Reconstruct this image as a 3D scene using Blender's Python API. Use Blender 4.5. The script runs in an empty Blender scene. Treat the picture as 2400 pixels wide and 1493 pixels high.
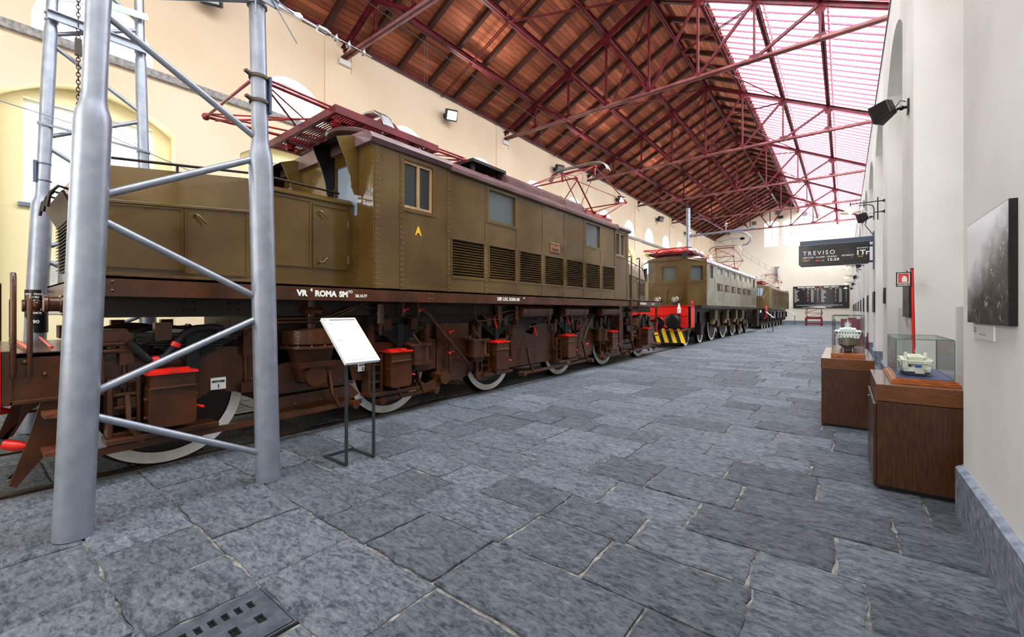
import bpy, math, random
from mathutils import Vector, Matrix
R = random.Random(7)
SC = bpy.context.scene
COL = SC.collection
PI = math.pi

# ------------------------------------------------------------ node materials
MATS = {}
def nm(name):
    m = bpy.data.materials.new(name); m.use_nodes = True
    nt = m.node_tree; b = nt.nodes['Principled BSDF']
    return m, nt, b
def lin(c):
    return tuple(((x/255.0)/12.92 if x/255.0 <= .04045 else ((x/255.0+.055)/1.055)**2.4) for x in c)+(1,)
def mat(name, rgb, rough=.5, metal=0, var=0, vscale=6, bump=0, bscale=20, coat=0, dark=None, spec=.5, emit=0, coord='Object', stretch=(1,1,1), detail=4, crough=.06):
    """principled material; var mixes in a darker/other tone by noise, bump adds surface relief"""
    m, nt, b = nm(name); N, L = nt.nodes, nt.links
    c = lin(rgb)
    b.inputs['Base Color'].default_value = c
    b.inputs['Roughness'].default_value = rough; b.inputs['Metallic'].default_value = metal
    b.inputs['Specular IOR Level'].default_value = spec
    if coat: b.inputs['Coat Weight'].default_value = coat; b.inputs['Coat Roughness'].default_value = crough
    if emit: b.inputs['Emission Color'].default_value = c; b.inputs['Emission Strength'].default_value = emit
    if var or bump:
        tc = N.new('ShaderNodeTexCoord'); mp = N.new('ShaderNodeMapping'); mp.inputs['Scale'].default_value = stretch
        L.new(tc.outputs[coord], mp.inputs['Vector'])
    if var:
        n = N.new('ShaderNodeTexNoise'); n.inputs['Scale'].default_value = vscale; n.inputs['Detail'].default_value = detail
        L.new(mp.outputs['Vector'], n.inputs['Vector'])
        r = N.new('ShaderNodeValToRGB'); r.color_ramp.elements[0].position = .35; r.color_ramp.elements[1].position = .65
        d = lin(dark) if dark else tuple(x*(1-var) for x in c[:3])+(1,)
        r.color_ramp.elements[0].color = d; r.color_ramp.elements[1].color = c
        L.new(n.outputs['Fac'], r.inputs['Fac']); L.new(r.outputs['Color'], b.inputs['Base Color'])
    if bump:
        n2 = N.new('ShaderNodeTexNoise'); n2.inputs['Scale'].default_value = bscale; n2.inputs['Detail'].default_value = 3
        L.new(mp.outputs['Vector'], n2.inputs['Vector'])
        bp = N.new('ShaderNodeBump'); bp.inputs['Strength'].default_value = bump; bp.inputs['Distance'].default_value = .02
        L.new(n2.outputs['Fac'], bp.inputs['Height']); L.new(bp.outputs['Normal'], b.inputs['Normal'])
        if coat: L.new(bp.outputs['Normal'], b.inputs['Coat Normal'])
    MATS[name] = m
    return m
olive = mat('olive_paint', (100,79,35), .2, var=.3, vscale=1.1, bump=.12, bscale=6, coat=.6, dark=(80,56,18), crough=.03)
olive2 = mat('wall_reflection_olive_paint', (150,145,126), .22, var=.3, vscale=1.2, bump=.08, bscale=5, coat=.5, dark=(120,112,86))  # olive greyed and lightened to carry the reflection of the white wall
olive3 = mat('dull_olive_paint', (118,100,62), .35, var=.3, vscale=.8, bump=.05, bscale=3, coat=.3, dark=(88,72,44))
brown = mat('chestnut_paint', (90,49,20), .28, var=.35, vscale=3, bump=.15, bscale=30, coat=.35, dark=(60,32,12))
brownd = mat('dark_brown_paint', (42,25,13), .38, var=.4, vscale=4, bump=.15, bscale=30)
blackp = mat('black_paint', (20,20,21), .35, bump=.1, bscale=40)
spring_m = mat('black_spring_steel', (40,42,44), .35, metal=.3, bump=.2, bscale=60)
roofp = mat('purple_brown_roof_paint', (120,94,98), .35, var=.3, vscale=2, bump=.08, bscale=12, coat=.3, dark=(100,72,66))
roof2 = mat('grey_lilac_roof_paint', (176,166,174), .4, var=.3, vscale=2, dark=(140,126,126))
redp = mat('red_enamel', (158,40,42), .35, var=.3, vscale=5, coat=.3, dark=(118,24,30))
redb = mat('bright_red_enamel', (226,42,30), .3, coat=.3)
steel_red = mat('dark_red_steel_paint', (116,38,46), .42, var=.3, vscale=3, dark=(82,24,32))
steel_pink = mat('flare_pink_glazing_bar_paint', (206,84,110), .5)  # red bars painted pinker to carry the flare of the bright glass
steel_pale = mat('skylit_red_steel_paint', (164,108,106), .45, var=.3, vscale=2, dark=(120,56,60))  # bottom chords painted pale for the skylight falling on them
galv = mat('galvanised_grey_paint', (158,164,174), .36, metal=.5, var=.2, vscale=9, bump=.05, bscale=50, dark=(144,150,162))
silver = mat('polished_steel', (190,192,195), .25, metal=.9)
tyre = mat('white_tyre_paint', (244,241,234), .5, var=.15, vscale=12, dark=(230,226,218))
white = mat('white_paint', (238,238,236), .5)
letter_m = mat('white_lettering_paint', (240,238,230), .6)
yellow = mat('yellow_paint', (242,206,26), .45)
amber = mat('amber_lettering_paint', (232,176,48), .5)
woodlt = mat('varnished_light_wood', (176,142,104), .4, var=.3, vscale=30, stretch=(1,1,.1))
copper = mat('copper_plate', (150,104,82), .4, metal=.5, bump=.4, bscale=60)
glassdk = mat('dark_cab_window_glass', (36,42,44), .04, spec=.8)
glassgr = mat('grey_painted_window_glass', (84,92,94), .12, coat=.5)
glasslt = mat('painted_reflection_window_glass', (176,186,190), .06, coat=.5)  # pale tone stands in for bright reflections on the panes
glassbl = mat('painted_sky_window_glass', (150,164,180), .1)  # blue in the colour stands in for reflected sky
rubber = mat('black_rubber', (18,18,18), .5)
brass = mat('brass', (180,150,80), .3, metal=.9)
charcoal = mat('charcoal_steel', (54,58,62), .5)
navy = mat('dark_board_plastic', (20,23,30), .3, coat=.3)
slateb = mat('slate_blue_steel', (84,96,116), .4)
cabwood = mat('dark_walnut_veneer', (84,48,21), .33, var=.4, vscale=14, dark=(58,32,13), stretch=(6,6,.5), coat=.25)
cabtop = mat('walnut_band_veneer', (116,70,30), .35, var=.4, vscale=12, dark=(90,52,22), stretch=(.6,.6,8), coat=.25)
cabsurf = mat('walnut_top_veneer', (122,92,80), .22, var=.3, vscale=12, dark=(104,76,66), coat=.5, stretch=(6,.6,1))
baseoak = mat('orange_varnished_wood', (178,104,48), .3, var=.35, vscale=20, dark=(138,72,30), coat=.4, stretch=(1,6,6))
shipw = mat('ivory_ship_paint', (236,232,216), .5)
shipg = mat('grey_hull_paint', (190,182,168), .4)
shipk = mat('dark_hull_paint', (44,44,50), .4)
shipb = mat('blue_hull_paint', (36,44,72), .35)
maroon = mat('maroon_board', (126,50,74), .6)
rope = mat('rust_brown_strap', (98,84,70), .6, metal=.3)
chain_m = mat('dark_chain_steel', (70,62,58), .45, metal=.5)
iron = mat('cast_iron', (92,98,106), .5, metal=.3, var=.4, vscale=14, bump=.3, bscale=40, dark=(70,76,84))
railst = mat('rusty_rail_steel', (88,74,62), .4, metal=.5, var=.4, vscale=8, dark=(58,46,36))
plinth = mat('grey_plinth_stone', (148,156,168), .8, var=.4, vscale=16, bump=.5, bscale=24, dark=(112,120,136), detail=8)
strip_m = mat('grey_granite_strip', (184,182,180), .8, var=.5, vscale=14, dark=(140,138,137), detail=8, coord='Object')
lampwarm = mat('glowing_lamp_bulb', (255,238,200), .5, emit=9)
floodglow = mat('lit_floodlight_glass', (255,252,240), .3, emit=3)
creamy = mat('cream_reveal_plaster', (243,231,190), .9)
whiteplaster = mat('white_plaster', (243,243,240), .9, var=.06, vscale=.7, bump=.06, bscale=120, dark=(226,226,222))
endplaster = mat('pale_cream_plaster', (242,236,220), .9, var=.06, vscale=.5)
creamplaster = mat('cream_wall_plaster', (240,224,198), .9, var=.05, vscale=.5, bump=.05, bscale=80, dark=(234,214,184))
mortar = mat('pale_mortar', (154,150,143), .95, var=.4, vscale=18, bump=1.0, bscale=60, dark=(96,94,92), detail=8)
insul = mat('white_porcelain', (226,228,230), .25)
framewht = mat('white_window_frame', (240,240,236), .5)

def mat_glass(name, tint=(235,242,240), refl=.1):
    m, nt, b = nm(name); N, L = nt.nodes, nt.links
    out = [n for n in N if n.type == 'OUTPUT_MATERIAL'][0]
    t = N.new('ShaderNodeBsdfTransparent'); t.inputs['Color'].default_value = lin(tint)
    g = N.new('ShaderNodeBsdfGlossy'); g.inputs['Roughness'].default_value = .02
    f = N.new('ShaderNodeFresnel'); f.inputs['IOR'].default_value = 1.45
    mx = N.new('ShaderNodeMixShader')
    ma = N.new('ShaderNodeMath'); ma.operation = 'MULTIPLY'; ma.inputs[1].default_value = refl; L.new(f.outputs[0], ma.inputs[0])
    L.new(ma.outputs[0], mx.inputs[0]); L.new(t.outputs[0], mx.inputs[1]); L.new(g.outputs[0], mx.inputs[2])
    L.new(mx.outputs[0], out.inputs['Surface'])
    return m
glass = mat_glass('clear_display_glass', (250,253,252), .55)
glassedge = mat('green_glass_edge', (70,110,108), .2)
winglass = mat_glass('window_glass', (255,255,255), .3)
mirrorglass = mat_glass('reflective_plexiglass', (225,228,226), 2.0)

def mat_planks():
    m, nt, b = nm('red_brown_roof_planks'); N, L = nt.nodes, nt.links
    tc = N.new('ShaderNodeTexCoord')
    sep = N.new('ShaderNodeSeparateXYZ'); L.new(tc.outputs['Object'], sep.inputs[0])
    mul = N.new('ShaderNodeMath'); mul.operation = 'MULTIPLY'; mul.inputs[1].default_value = 1/.155; L.new(sep.outputs['X'], mul.inputs[0])
    fl = N.new('ShaderNodeMath'); fl.operation = 'FLOOR'; L.new(mul.outputs[0], fl.inputs[0])
    fr = N.new('ShaderNodeMath'); fr.operation = 'FRACT'; L.new(mul.outputs[0], fr.inputs[0])
    my = N.new('ShaderNodeMath'); my.operation = 'MULTIPLY'; my.inputs[1].default_value = 1/1.31; L.new(sep.outputs['Y'], my.inputs[0])
    fy = N.new('ShaderNodeMath'); fy.operation = 'FLOOR'; L.new(my.outputs[0], fy.inputs[0])
    cb = N.new('ShaderNodeCombineXYZ'); L.new(fl.outputs[0], cb.inputs[0]); L.new(fy.outputs[0], cb.inputs[1])
    wn = N.new('ShaderNodeTexWhiteNoise'); wn.noise_dimensions = '3D'; L.new(cb.outputs[0], wn.inputs['Vector'])
    ns = N.new('ShaderNodeTexNoise'); ns.inputs['Scale'].default_value = 5; ns.inputs['Detail'].default_value = 6
    mp = N.new('ShaderNodeMapping'); mp.inputs['Scale'].default_value = (6,.5,1); L.new(tc.outputs['Object'], mp.inputs[0]); L.new(mp.outputs[0], ns.inputs['Vector'])
    ad = N.new('ShaderNodeMath'); ad.operation = 'MULTIPLY_ADD'; ad.inputs[1].default_value = .45; L.new(wn.outputs['Value'], ad.inputs[0])
    m2 = N.new('ShaderNodeMath'); m2.operation = 'MULTIPLY'; m2.inputs[1].default_value = .75; L.new(ns.outputs['Fac'], m2.inputs[0]); L.new(m2.outputs[0], ad.inputs[2])
    rp = N.new('ShaderNodeValToRGB'); e = rp.color_ramp.elements
    e[0].position = .25; e[0].color = lin((118,62,42)); e[1].position = .85; e[1].color = lin((190,116,84))
    L.new(ad.outputs[0], rp.inputs[0])
    gp = N.new('ShaderNodeMath'); gp.operation = 'GREATER_THAN'; gp.inputs[1].default_value = .93; L.new(fr.outputs[0], gp.inputs[0])
    mx = N.new('ShaderNodeMixRGB'); mx.inputs[2].default_value = lin((52,24,18)); L.new(gp.outputs[0], mx.inputs[0]); L.new(rp.outputs[0], mx.inputs[1])
    L.new(mx.outputs[0], b.inputs['Base Color']); b.inputs['Roughness'].default_value = .6
    return m
planks = mat_planks()
rafter_m = mat('dark_rafter_wood', (86,50,40), .6, var=.4, vscale=6, dark=(54,30,24), stretch=(1,8,8))

def mat_slab():
    m, nt, b = nm('grey_basalt_slabs'); N, L = nt.nodes, nt.links
    at = N.new('ShaderNodeAttribute'); at.attribute_name = 'tone'
    tc = N.new('ShaderNodeTexCoord')
    def noise(s, d, r=.6, sc=(1,1,1)):
        mp = N.new('ShaderNodeMapping'); mp.inputs['Scale'].default_value = sc; L.new(tc.outputs['Object'], mp.inputs[0])
        # shift the pattern per slab
        va = N.new('ShaderNodeVectorMath'); va.operation = 'MULTIPLY_ADD'; va.inputs[1].default_value = (37,21,11)
        L.new(at.outputs['Color'], va.inputs[0]); L.new(mp.outputs[0], va.inputs[2])
        n = N.new('ShaderNodeTexNoise'); n.inputs['Scale'].default_value = s; n.inputs['Detail'].default_value = d; n.inputs['Roughness'].default_value = r
        L.new(va.outputs[0], n.inputs['Vector']); return n
    a = noise(34, 10, .78, (.6,1.25,1)); c = noise(3.2, 5); d = noise(120, 5, .75)
    a.inputs['Distortion'].default_value = .5
    fl = noise(15, 9, .72, (.55,1.3,1)); fl.inputs['Distortion'].default_value = .9
    sm = N.new('ShaderNodeMath'); sm.operation = 'MULTIPLY_ADD'; sm.inputs[1].default_value = .55; L.new(a.outputs['Fac'], sm.inputs[0])
    s2 = N.new('ShaderNodeMath'); s2.operation = 'MULTIPLY'; s2.inputs[1].default_value = .45; L.new(fl.outputs['Fac'], s2.inputs[0]); L.new(s2.outputs[0], sm.inputs[2])
    r1 = N.new('ShaderNodeValToRGB'); e = r1.color_ramp.elements
    e[0].position = .39; e[0].color = lin((62,70,82)); e[1].position = .64; e[1].color = lin((174,178,184))
    for ps, cl in ((.455,(94,102,113)),(.50,(124,131,140)),(.56,(142,148,156))): q = r1.color_ramp.elements.new(ps); q.color = lin(cl)
    L.new(sm.outputs[0], r1.inputs[0])
    # broad pale blue blotches
    r2 = N.new('ShaderNodeValToRGB'); e = r2.color_ramp.elements
    e[0].position = .6; e[0].color = (0,0,0,1); e[1].position = .8; e[1].color = (.5,.5,.5,1); L.new(c.outputs['Fac'], r2.inputs[0])
    mx = N.new('ShaderNodeMixRGB'); mx.inputs[2].default_value = lin((160,168,182)); L.new(r2.outputs[0], mx.inputs[0]); L.new(r1.outputs[0], mx.inputs[1])
    sep = N.new('ShaderNodeSeparateColor'); L.new(at.outputs['Color'], sep.inputs[0])
    mr = N.new('ShaderNodeMapRange'); mr.inputs[3].default_value = .56; mr.inputs[4].default_value = .98; L.new(sep.outputs[0], mr.inputs[0])
    mu = N.new('ShaderNodeMixRGB'); mu.blend_type = 'MULTIPLY'; mu.inputs[0].default_value = 1; L.new(mx.outputs[0], mu.inputs[1])
    cc = N.new('ShaderNodeCombineColor'); L.new(mr.outputs[0], cc.inputs[0]); L.new(mr.outputs[0], cc.inputs[1]); L.new(mr.outputs[0], cc.inputs[2])
    L.new(cc.outputs[0], mu.inputs[2]); L.new(mu.outputs[0], b.inputs['Base Color'])
    b.inputs['Roughness'].default_value = .62
    ad = N.new('ShaderNodeMath'); ad.operation = 'ADD'; L.new(sm.outputs[0], ad.inputs[0])
    m5 = N.new('ShaderNodeMath'); m5.operation = 'MULTIPLY'; m5.inputs[1].default_value = .22; L.new(d.outputs['Fac'], m5.inputs[0]); L.new(m5.outputs[0], ad.inputs[1])
    bp = N.new('ShaderNodeBump'); bp.inputs['Strength'].default_value = .9; bp.inputs['Distance'].default_value = .035
    L.new(ad.outputs[0], bp.inputs['Height']); L.new(bp.outputs['Normal'], b.inputs['Normal'])
    return m
slab_m = mat_slab()

def mat_photo(name, kind):
    """grey printed photographs: misty sky above, dark blocky ground below"""
    m, nt, b = nm(name); N, L = nt.nodes, nt.links
    tc = N.new('ShaderNodeTexCoord'); sep = N.new('ShaderNodeSeparateXYZ'); L.new(tc.outputs['Generated'], sep.inputs[0])
    mp = N.new('ShaderNodeMapping'); mp.inputs['Scale'].default_value = (.01,1.3,1); mp.inputs['Rotation'].default_value = (.5,0,0); L.new(tc.outputs['Generated'], mp.inputs[0])
    def vor(sc_):
        vo = N.new('ShaderNodeTexVoronoi'); vo.inputs['Scale'].default_value = sc_; vo.distance = 'CHEBYCHEV'; L.new(mp.outputs[0], vo.inputs['Vector'])
        sp = N.new('ShaderNodeSeparateColor'); L.new(vo.outputs['Color'], sp.inputs[0]); return sp.outputs[0]
    av = N.new('ShaderNodeMath'); av.operation = 'MULTIPLY_ADD'; av.inputs[1].default_value = .45; L.new(vor(11), av.inputs[0])
    a0 = N.new('ShaderNodeMath'); a0.operation = 'MULTIPLY'; a0.inputs[1].default_value = .55; L.new(vor(34), a0.inputs[0]); L.new(a0.outputs[0], av.inputs[2])
    rp = N.new('ShaderNodeValToRGB'); e = rp.color_ramp.elements
    e[0].position = .25; e[0].color = lin((30,28,32)); e[1].position = .97; e[1].color = lin((205,204,202))
    el = e.new(.62); el.color = lin((70,66,64)); el = e.new(.82); el.color = lin((104,100,98)); L.new(av.outputs[0], rp.inputs[0])
    ns = N.new('ShaderNodeTexNoise'); ns.inputs['Scale'].default_value = 7; ns.inputs['Detail'].default_value = 8; L.new(tc.outputs['Generated'], ns.inputs['Vector'])
    # mist factor rises with height and towards the far edge
    a1 = N.new('ShaderNodeMath'); a1.operation = 'MULTIPLY_ADD'; a1.inputs[1].default_value = 1.2; a1.inputs[2].default_value = -.86
    L.new(sep.outputs['Z'], a1.inputs[0])
    a2 = N.new('ShaderNodeMath'); a2.operation = 'MULTIPLY_ADD'; a2.inputs[1].default_value = .70 if kind == 0 else .2; L.new(sep.outputs['Y'], a2.inputs[0]); L.new(a1.outputs[0], a2.inputs[2])
    a3 = N.new('ShaderNodeMath'); a3.operation = 'MULTIPLY_ADD'; a3.inputs[1].default_value = .5; L.new(ns.outputs['Fac'], a3.inputs[0]); L.new(a2.outputs[0], a3.inputs[2])
    cl = N.new('ShaderNodeMapRange'); cl.inputs[1].default_value = .12; cl.inputs[2].default_value = .72; L.new(a3.outputs[0], cl.inputs[0])
    mx = N.new('ShaderNodeMixRGB'); mx.inputs[2].default_value = lin((240,243,250) if kind == 0 else ((150,170,200) if kind == 1 else (70,66,62)))
    L.new(cl.outputs[0], mx.inputs[0]); L.new(rp.outputs[0], mx.inputs[1]); L.new(mx.outputs[0], b.inputs['Base Color'])
    b.inputs['Roughness'].default_value = .3
    return m
photo0, photo1, photo2 = mat_photo('aerial_photo_print', 0), mat_photo('colour_photo_print', 1), mat_photo('dark_photo_print', 2)

# ------------------------------------------------------------ mesh builder
def V(*a): return Vector(a)
def perp(d):
    d = d.normalized(); u = d.cross(V(0,0,1))
    if u.length < 1e-3: u = V(1,0,0)
    u.normalize(); return u, d.cross(u).normalized()
class M:
    def __init__(s, o=(0,0,0)):
        s.v = []; s.f = []; s.s = []; s.m = []; s.o = Vector(o)
    def add(s, vs, fs, sm=False, mi=0):
        n = len(s.v); s.v += [tuple(Vector(v)+s.o) for v in vs]
        for f in fs: s.f.append([i+n for i in f]); s.s.append(sm); s.m.append(mi)
        return s
    def box(s, x0,x1,y0,y1,z0,z1, mi=0):
        x0,x1 = sorted((x0,x1)); y0,y1 = sorted((y0,y1)); z0,z1 = sorted((z0,z1))
        return s.add([(x0,y0,z0),(x1,y0,z0),(x1,y1,z0),(x0,y1,z0),(x0,y0,z1),(x1,y0,z1),(x1,y1,z1),(x0,y1,z1)],
            [(0,3,2,1),(4,5,6,7),(0,1,5,4),(1,2,6,5),(2,3,7,6),(3,0,4,7)], mi=mi)
    def cbox(s, c, d, mi=0):
        return s.box(c[0]-d[0]/2,c[0]+d[0]/2,c[1]-d[1]/2,c[1]+d[1]/2,c[2]-d[2]/2,c[2]+d[2]/2, mi)
    def bar(s, p, q, w, h, up=(0,0,1), mi=0):
        p, q = Vector(p), Vector(q); d = (q-p).normalized(); u = d.cross(Vector(up))
        if u.length < 1e-4: u = d.cross(V(1,0,0))
        u.normalize(); t = u.cross(d).normalized(); u *= w/2; t *= h/2
        return s.add([p-u-t,p+u-t,p+u+t,p-u+t,q-u-t,q+u-t,q+u+t,q-u+t], [(0,1,2,3),(7,6,5,4),(0,4,5,1),(1,5,6,2),(2,6,7,3),(3,7,4,0)], mi=mi)
    def tube(s, pts, r, n=10, cap=True, mi=0, closed=False):
        pts = [Vector(p) for p in pts]; k = len(pts)
        rs = r if isinstance(r, (list,tuple)) else [r]*k
        vs = []; u = None
        for i, p in enumerate(pts):
            a = pts[i-1] if (i or closed) else p; b = pts[(i+1) % k] if (i < k-1 or closed) else p
            d = (b-a).normalized()
            if u is None: u, w = perp(d)
            else:
                u = (u-d*u.dot(d)); u = u.normalized() if u.length > 1e-5 else perp(d)[0]
            w = d.cross(u)
            for j in range(n):
                t = 2*PI*j/n; vs.append(p+(u*math.cos(t)+w*math.sin(t))*rs[i])
        fs = [(i*n+j, i*n+(j+1)%n, ((i+1)%k)*n+(j+1)%n, ((i+1)%k)*n+j) for i in range(k if closed else k-1) for j in range(n)]
        s.add(vs, fs, True, mi)
        if cap and not closed:
            s.add(vs[:n], [tuple(range(n))[::-1]], mi=mi); s.add(vs[-n:], [tuple(range(n))], mi=mi)
        return s
    def lathe(s, prof, c, axis=(0,0,1), n=20, mi=0, sm=True):
        """prof: (radius, height along axis)"""
        c = Vector(c); d = Vector(axis).normalized(); u, w = perp(d); vs = []
        for r, h in prof:
            for j in range(n):
                t = 2*PI*j/n; vs.append(c+d*h+(u*math.cos(t)+w*math.sin(t))*max(r, 1e-4))
        k = len(prof)
        for i in range(k-1):   # each ring pair gets its own vertices, so profile corners stay crisp
            s.add(vs[i*n:(i+2)*n], [(j, (j+1)%n, n+(j+1)%n, n+j) for j in range(n)], sm, mi)
        return s
    def disc(s, c, axis, r, h, n=24, mi=0): return s.lathe([(0,0),(r,0),(r,h),(0,h)], c, axis, n, mi)
    def ring(s, c, axis, r0, r1, h, n=48, mi=0): return s.lathe([(r0,0),(r1,0),(r1,h),(r0,h),(r0,0)], c, axis, n, mi)
    def prism(s, poly, a, b, plane='yz', mi=0):
        """extrude a 2-D outline between a and b along the axis left out of plane"""
        def P(p, h): return {'yz':(h,p[0],p[1]), 'xz':(p[0],h,p[1]), 'xy':(p[0],p[1],h)}[plane]
        n = len(poly); vs = [P(p,a) for p in poly]+[P(p,b) for p in poly]
        return s.add(vs, [tuple(range(n))[::-1], tuple(range(n,2*n))]+[(i,(i+1)%n,n+(i+1)%n,n+i) for i in range(n)], mi=mi)
    def quad(s, *p, mi=0): return s.add(p, [tuple(range(len(p)))], mi=mi)
    def sphere(s, c, r, n=12, mi=0, sc=(1,1,1)):
        c = Vector(c); k = n//2; vs = []
        for i in range(k+1):
            for j in range(n):
                a = PI*i/k; t = 2*PI*j/n; vs.append(c+V(r*sc[0]*math.sin(a)*math.cos(t), r*sc[1]*math.sin(a)*math.sin(t), r*sc[2]*math.cos(a)))
        return s.add(vs, [(i*n+j,(i+1)*n+j,(i+1)*n+(j+1)%n,i*n+(j+1)%n) for i in range(k) for j in range(n)], True, mi)
    def rivet(s, p, nrm, r=.011):
        p, d = Vector(p), Vector(nrm); u, w = perp(d); n = 6
        vs = [p+(u*math.cos(2*PI*j/n)+w*math.sin(2*PI*j/n))*r for j in range(n)]+[p+d*r*.55+(u*math.cos(2*PI*j/n)+w*math.sin(2*PI*j/n))*r*.6 for j in range(n)]+[p+d*r*.75]
        return s.add(vs, [(j,(j+1)%n,n+(j+1)%n,n+j) for j in range(n)]+[(n+j,n+(j+1)%n,2*n) for j in range(n)], True)
    def holes(s, org, U, W, u0,u1,w0,w1, rects, depth, nrm, mi=0):
        """flat panel spanned by U, W with rectangular holes that get reveals of the given depth"""
        org, U, W, nrm = map(Vector, (org, U, W, nrm))
        us = sorted({u0,u1,*[r[0] for r in rects],*[r[1] for r in rects]}); ws = sorted({w0,w1,*[r[2] for r in rects],*[r[3] for r in rects]})
        for a, b in zip(us, us[1:]):
            for c, d in zip(ws, ws[1:]):
                um, wm = (a+b)/2, (c+d)/2
                if any(r[0] < um < r[1] and r[2] < wm < r[3] for r in rects): continue
                s.quad(org+U*a+W*c, org+U*b+W*c, org+U*b+W*d, org+U*a+W*d, mi=mi)
        for r in rects:
            c = [(r[0],r[2]),(r[1],r[2]),(r[1],r[3]),(r[0],r[3])]
            for i in range(4):
                a, b = c[i], c[(i+1)%4]
                pa, pb = org+U*a[0]+W*a[1], org+U*b[0]+W*b[1]
                s.quad(pa, pb, pb-nrm*depth, pa-nrm*depth, mi=mi)
        return s
    def build(s, name, mats, parent=None, bevel=0):
        if not isinstance(mats, (list,tuple)): mats = [mats]
        off = parent_loc(parent) if parent else Vector((0,0,0))
        me = bpy.data.meshes.new(name)
        me.from_pydata([tuple(Vector(v)-off) for v in s.v], [], s.f)
        for m in mats: me.materials.append(m)
        me.polygons.foreach_set('use_smooth', s.s); me.polygons.foreach_set('material_index', s.m)
        me.update()
        o = bpy.data.objects.new(name, me); COL.objects.link(o)
        if parent: o.parent = parent
        if bevel:
            b = o.modifiers.new('bevel', 'BEVEL'); b.width = bevel; b.segments = 2; b.limit_method = 'ANGLE'; b.angle_limit = math.radians(50)
        return o
def parent_loc(o):
    v = Vector((0,0,0))
    while o: v += Vector(o.location); o = o.parent
    return v
def thing(name, loc, label, cat, group=None):
    o = bpy.data.objects.new(name, None); o.location = loc; o.empty_display_size = .2; COL.objects.link(o)
    return tag(o, label, cat, group)
def tag(o, label=None, cat=None, group=None, kind=None):
    if label: o['label'] = label
    if cat: o['category'] = cat
    if group: o['group'] = group
    if kind: o['kind'] = kind
    return o
def struct(o): o['kind'] = 'structure'; return o
def dup(o, loc, label=None, parent=None):
    c = o.copy(); COL.objects.link(c); c.parent = parent
    if parent is None: c.location = loc
    if label: c['label'] = label
    for ch in list(o.children): dup(ch, None, None, c)
    return c
def text_mesh(body, size, bold=0, spacing=1, align='LEFT', extrude=0):
    cu = bpy.data.curves.new('lettering', 'FONT'); cu.body = body; cu.size = size; cu.offset = bold; cu.space_character = spacing
    cu.align_x = align; cu.extrude = extrude; cu.resolution_u = 3
    o = bpy.data.objects.new('lettering', cu); COL.objects.link(o)
    dg = bpy.context.evaluated_depsgraph_get(); dg.update()
    me = bpy.data.meshes.new_from_object(o.evaluated_get(dg))
    vs = [tuple(v.co) for v in me.vertices]; fs = [tuple(p.vertices) for p in me.polygons]
    bpy.data.objects.remove(o); bpy.data.curves.remove(cu); bpy.data.meshes.remove(me)
    return vs, fs
def txt(mb, body, size, org, right, up, bold=0, spacing=1, align='LEFT', sx=1, mi=0):
    vs, fs = text_mesh(body, size, bold, spacing, align)
    org, right, up = Vector(org), Vector(right), Vector(up)
    mb.add([org+right*v[0]*sx+up*v[1] for v in vs], fs, mi=mi); return mb

# ------------------------------------------------------------ places (metres; camera stands at x=0, y=0)
H = 1.42
XL, XR, XB = -12.1, .65, 1.2        # left wall, face and back of the right arcade
YE, YS = 54.5, -6.0                 # far wall, start of the hall behind the camera
TY0, TP = 7.15, 7.86                # trusses
CX = -5.82                          # track centre line
def roofz(x): return 12.6-.49*abs(x+5.5)   # axis of the truss top chords

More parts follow.
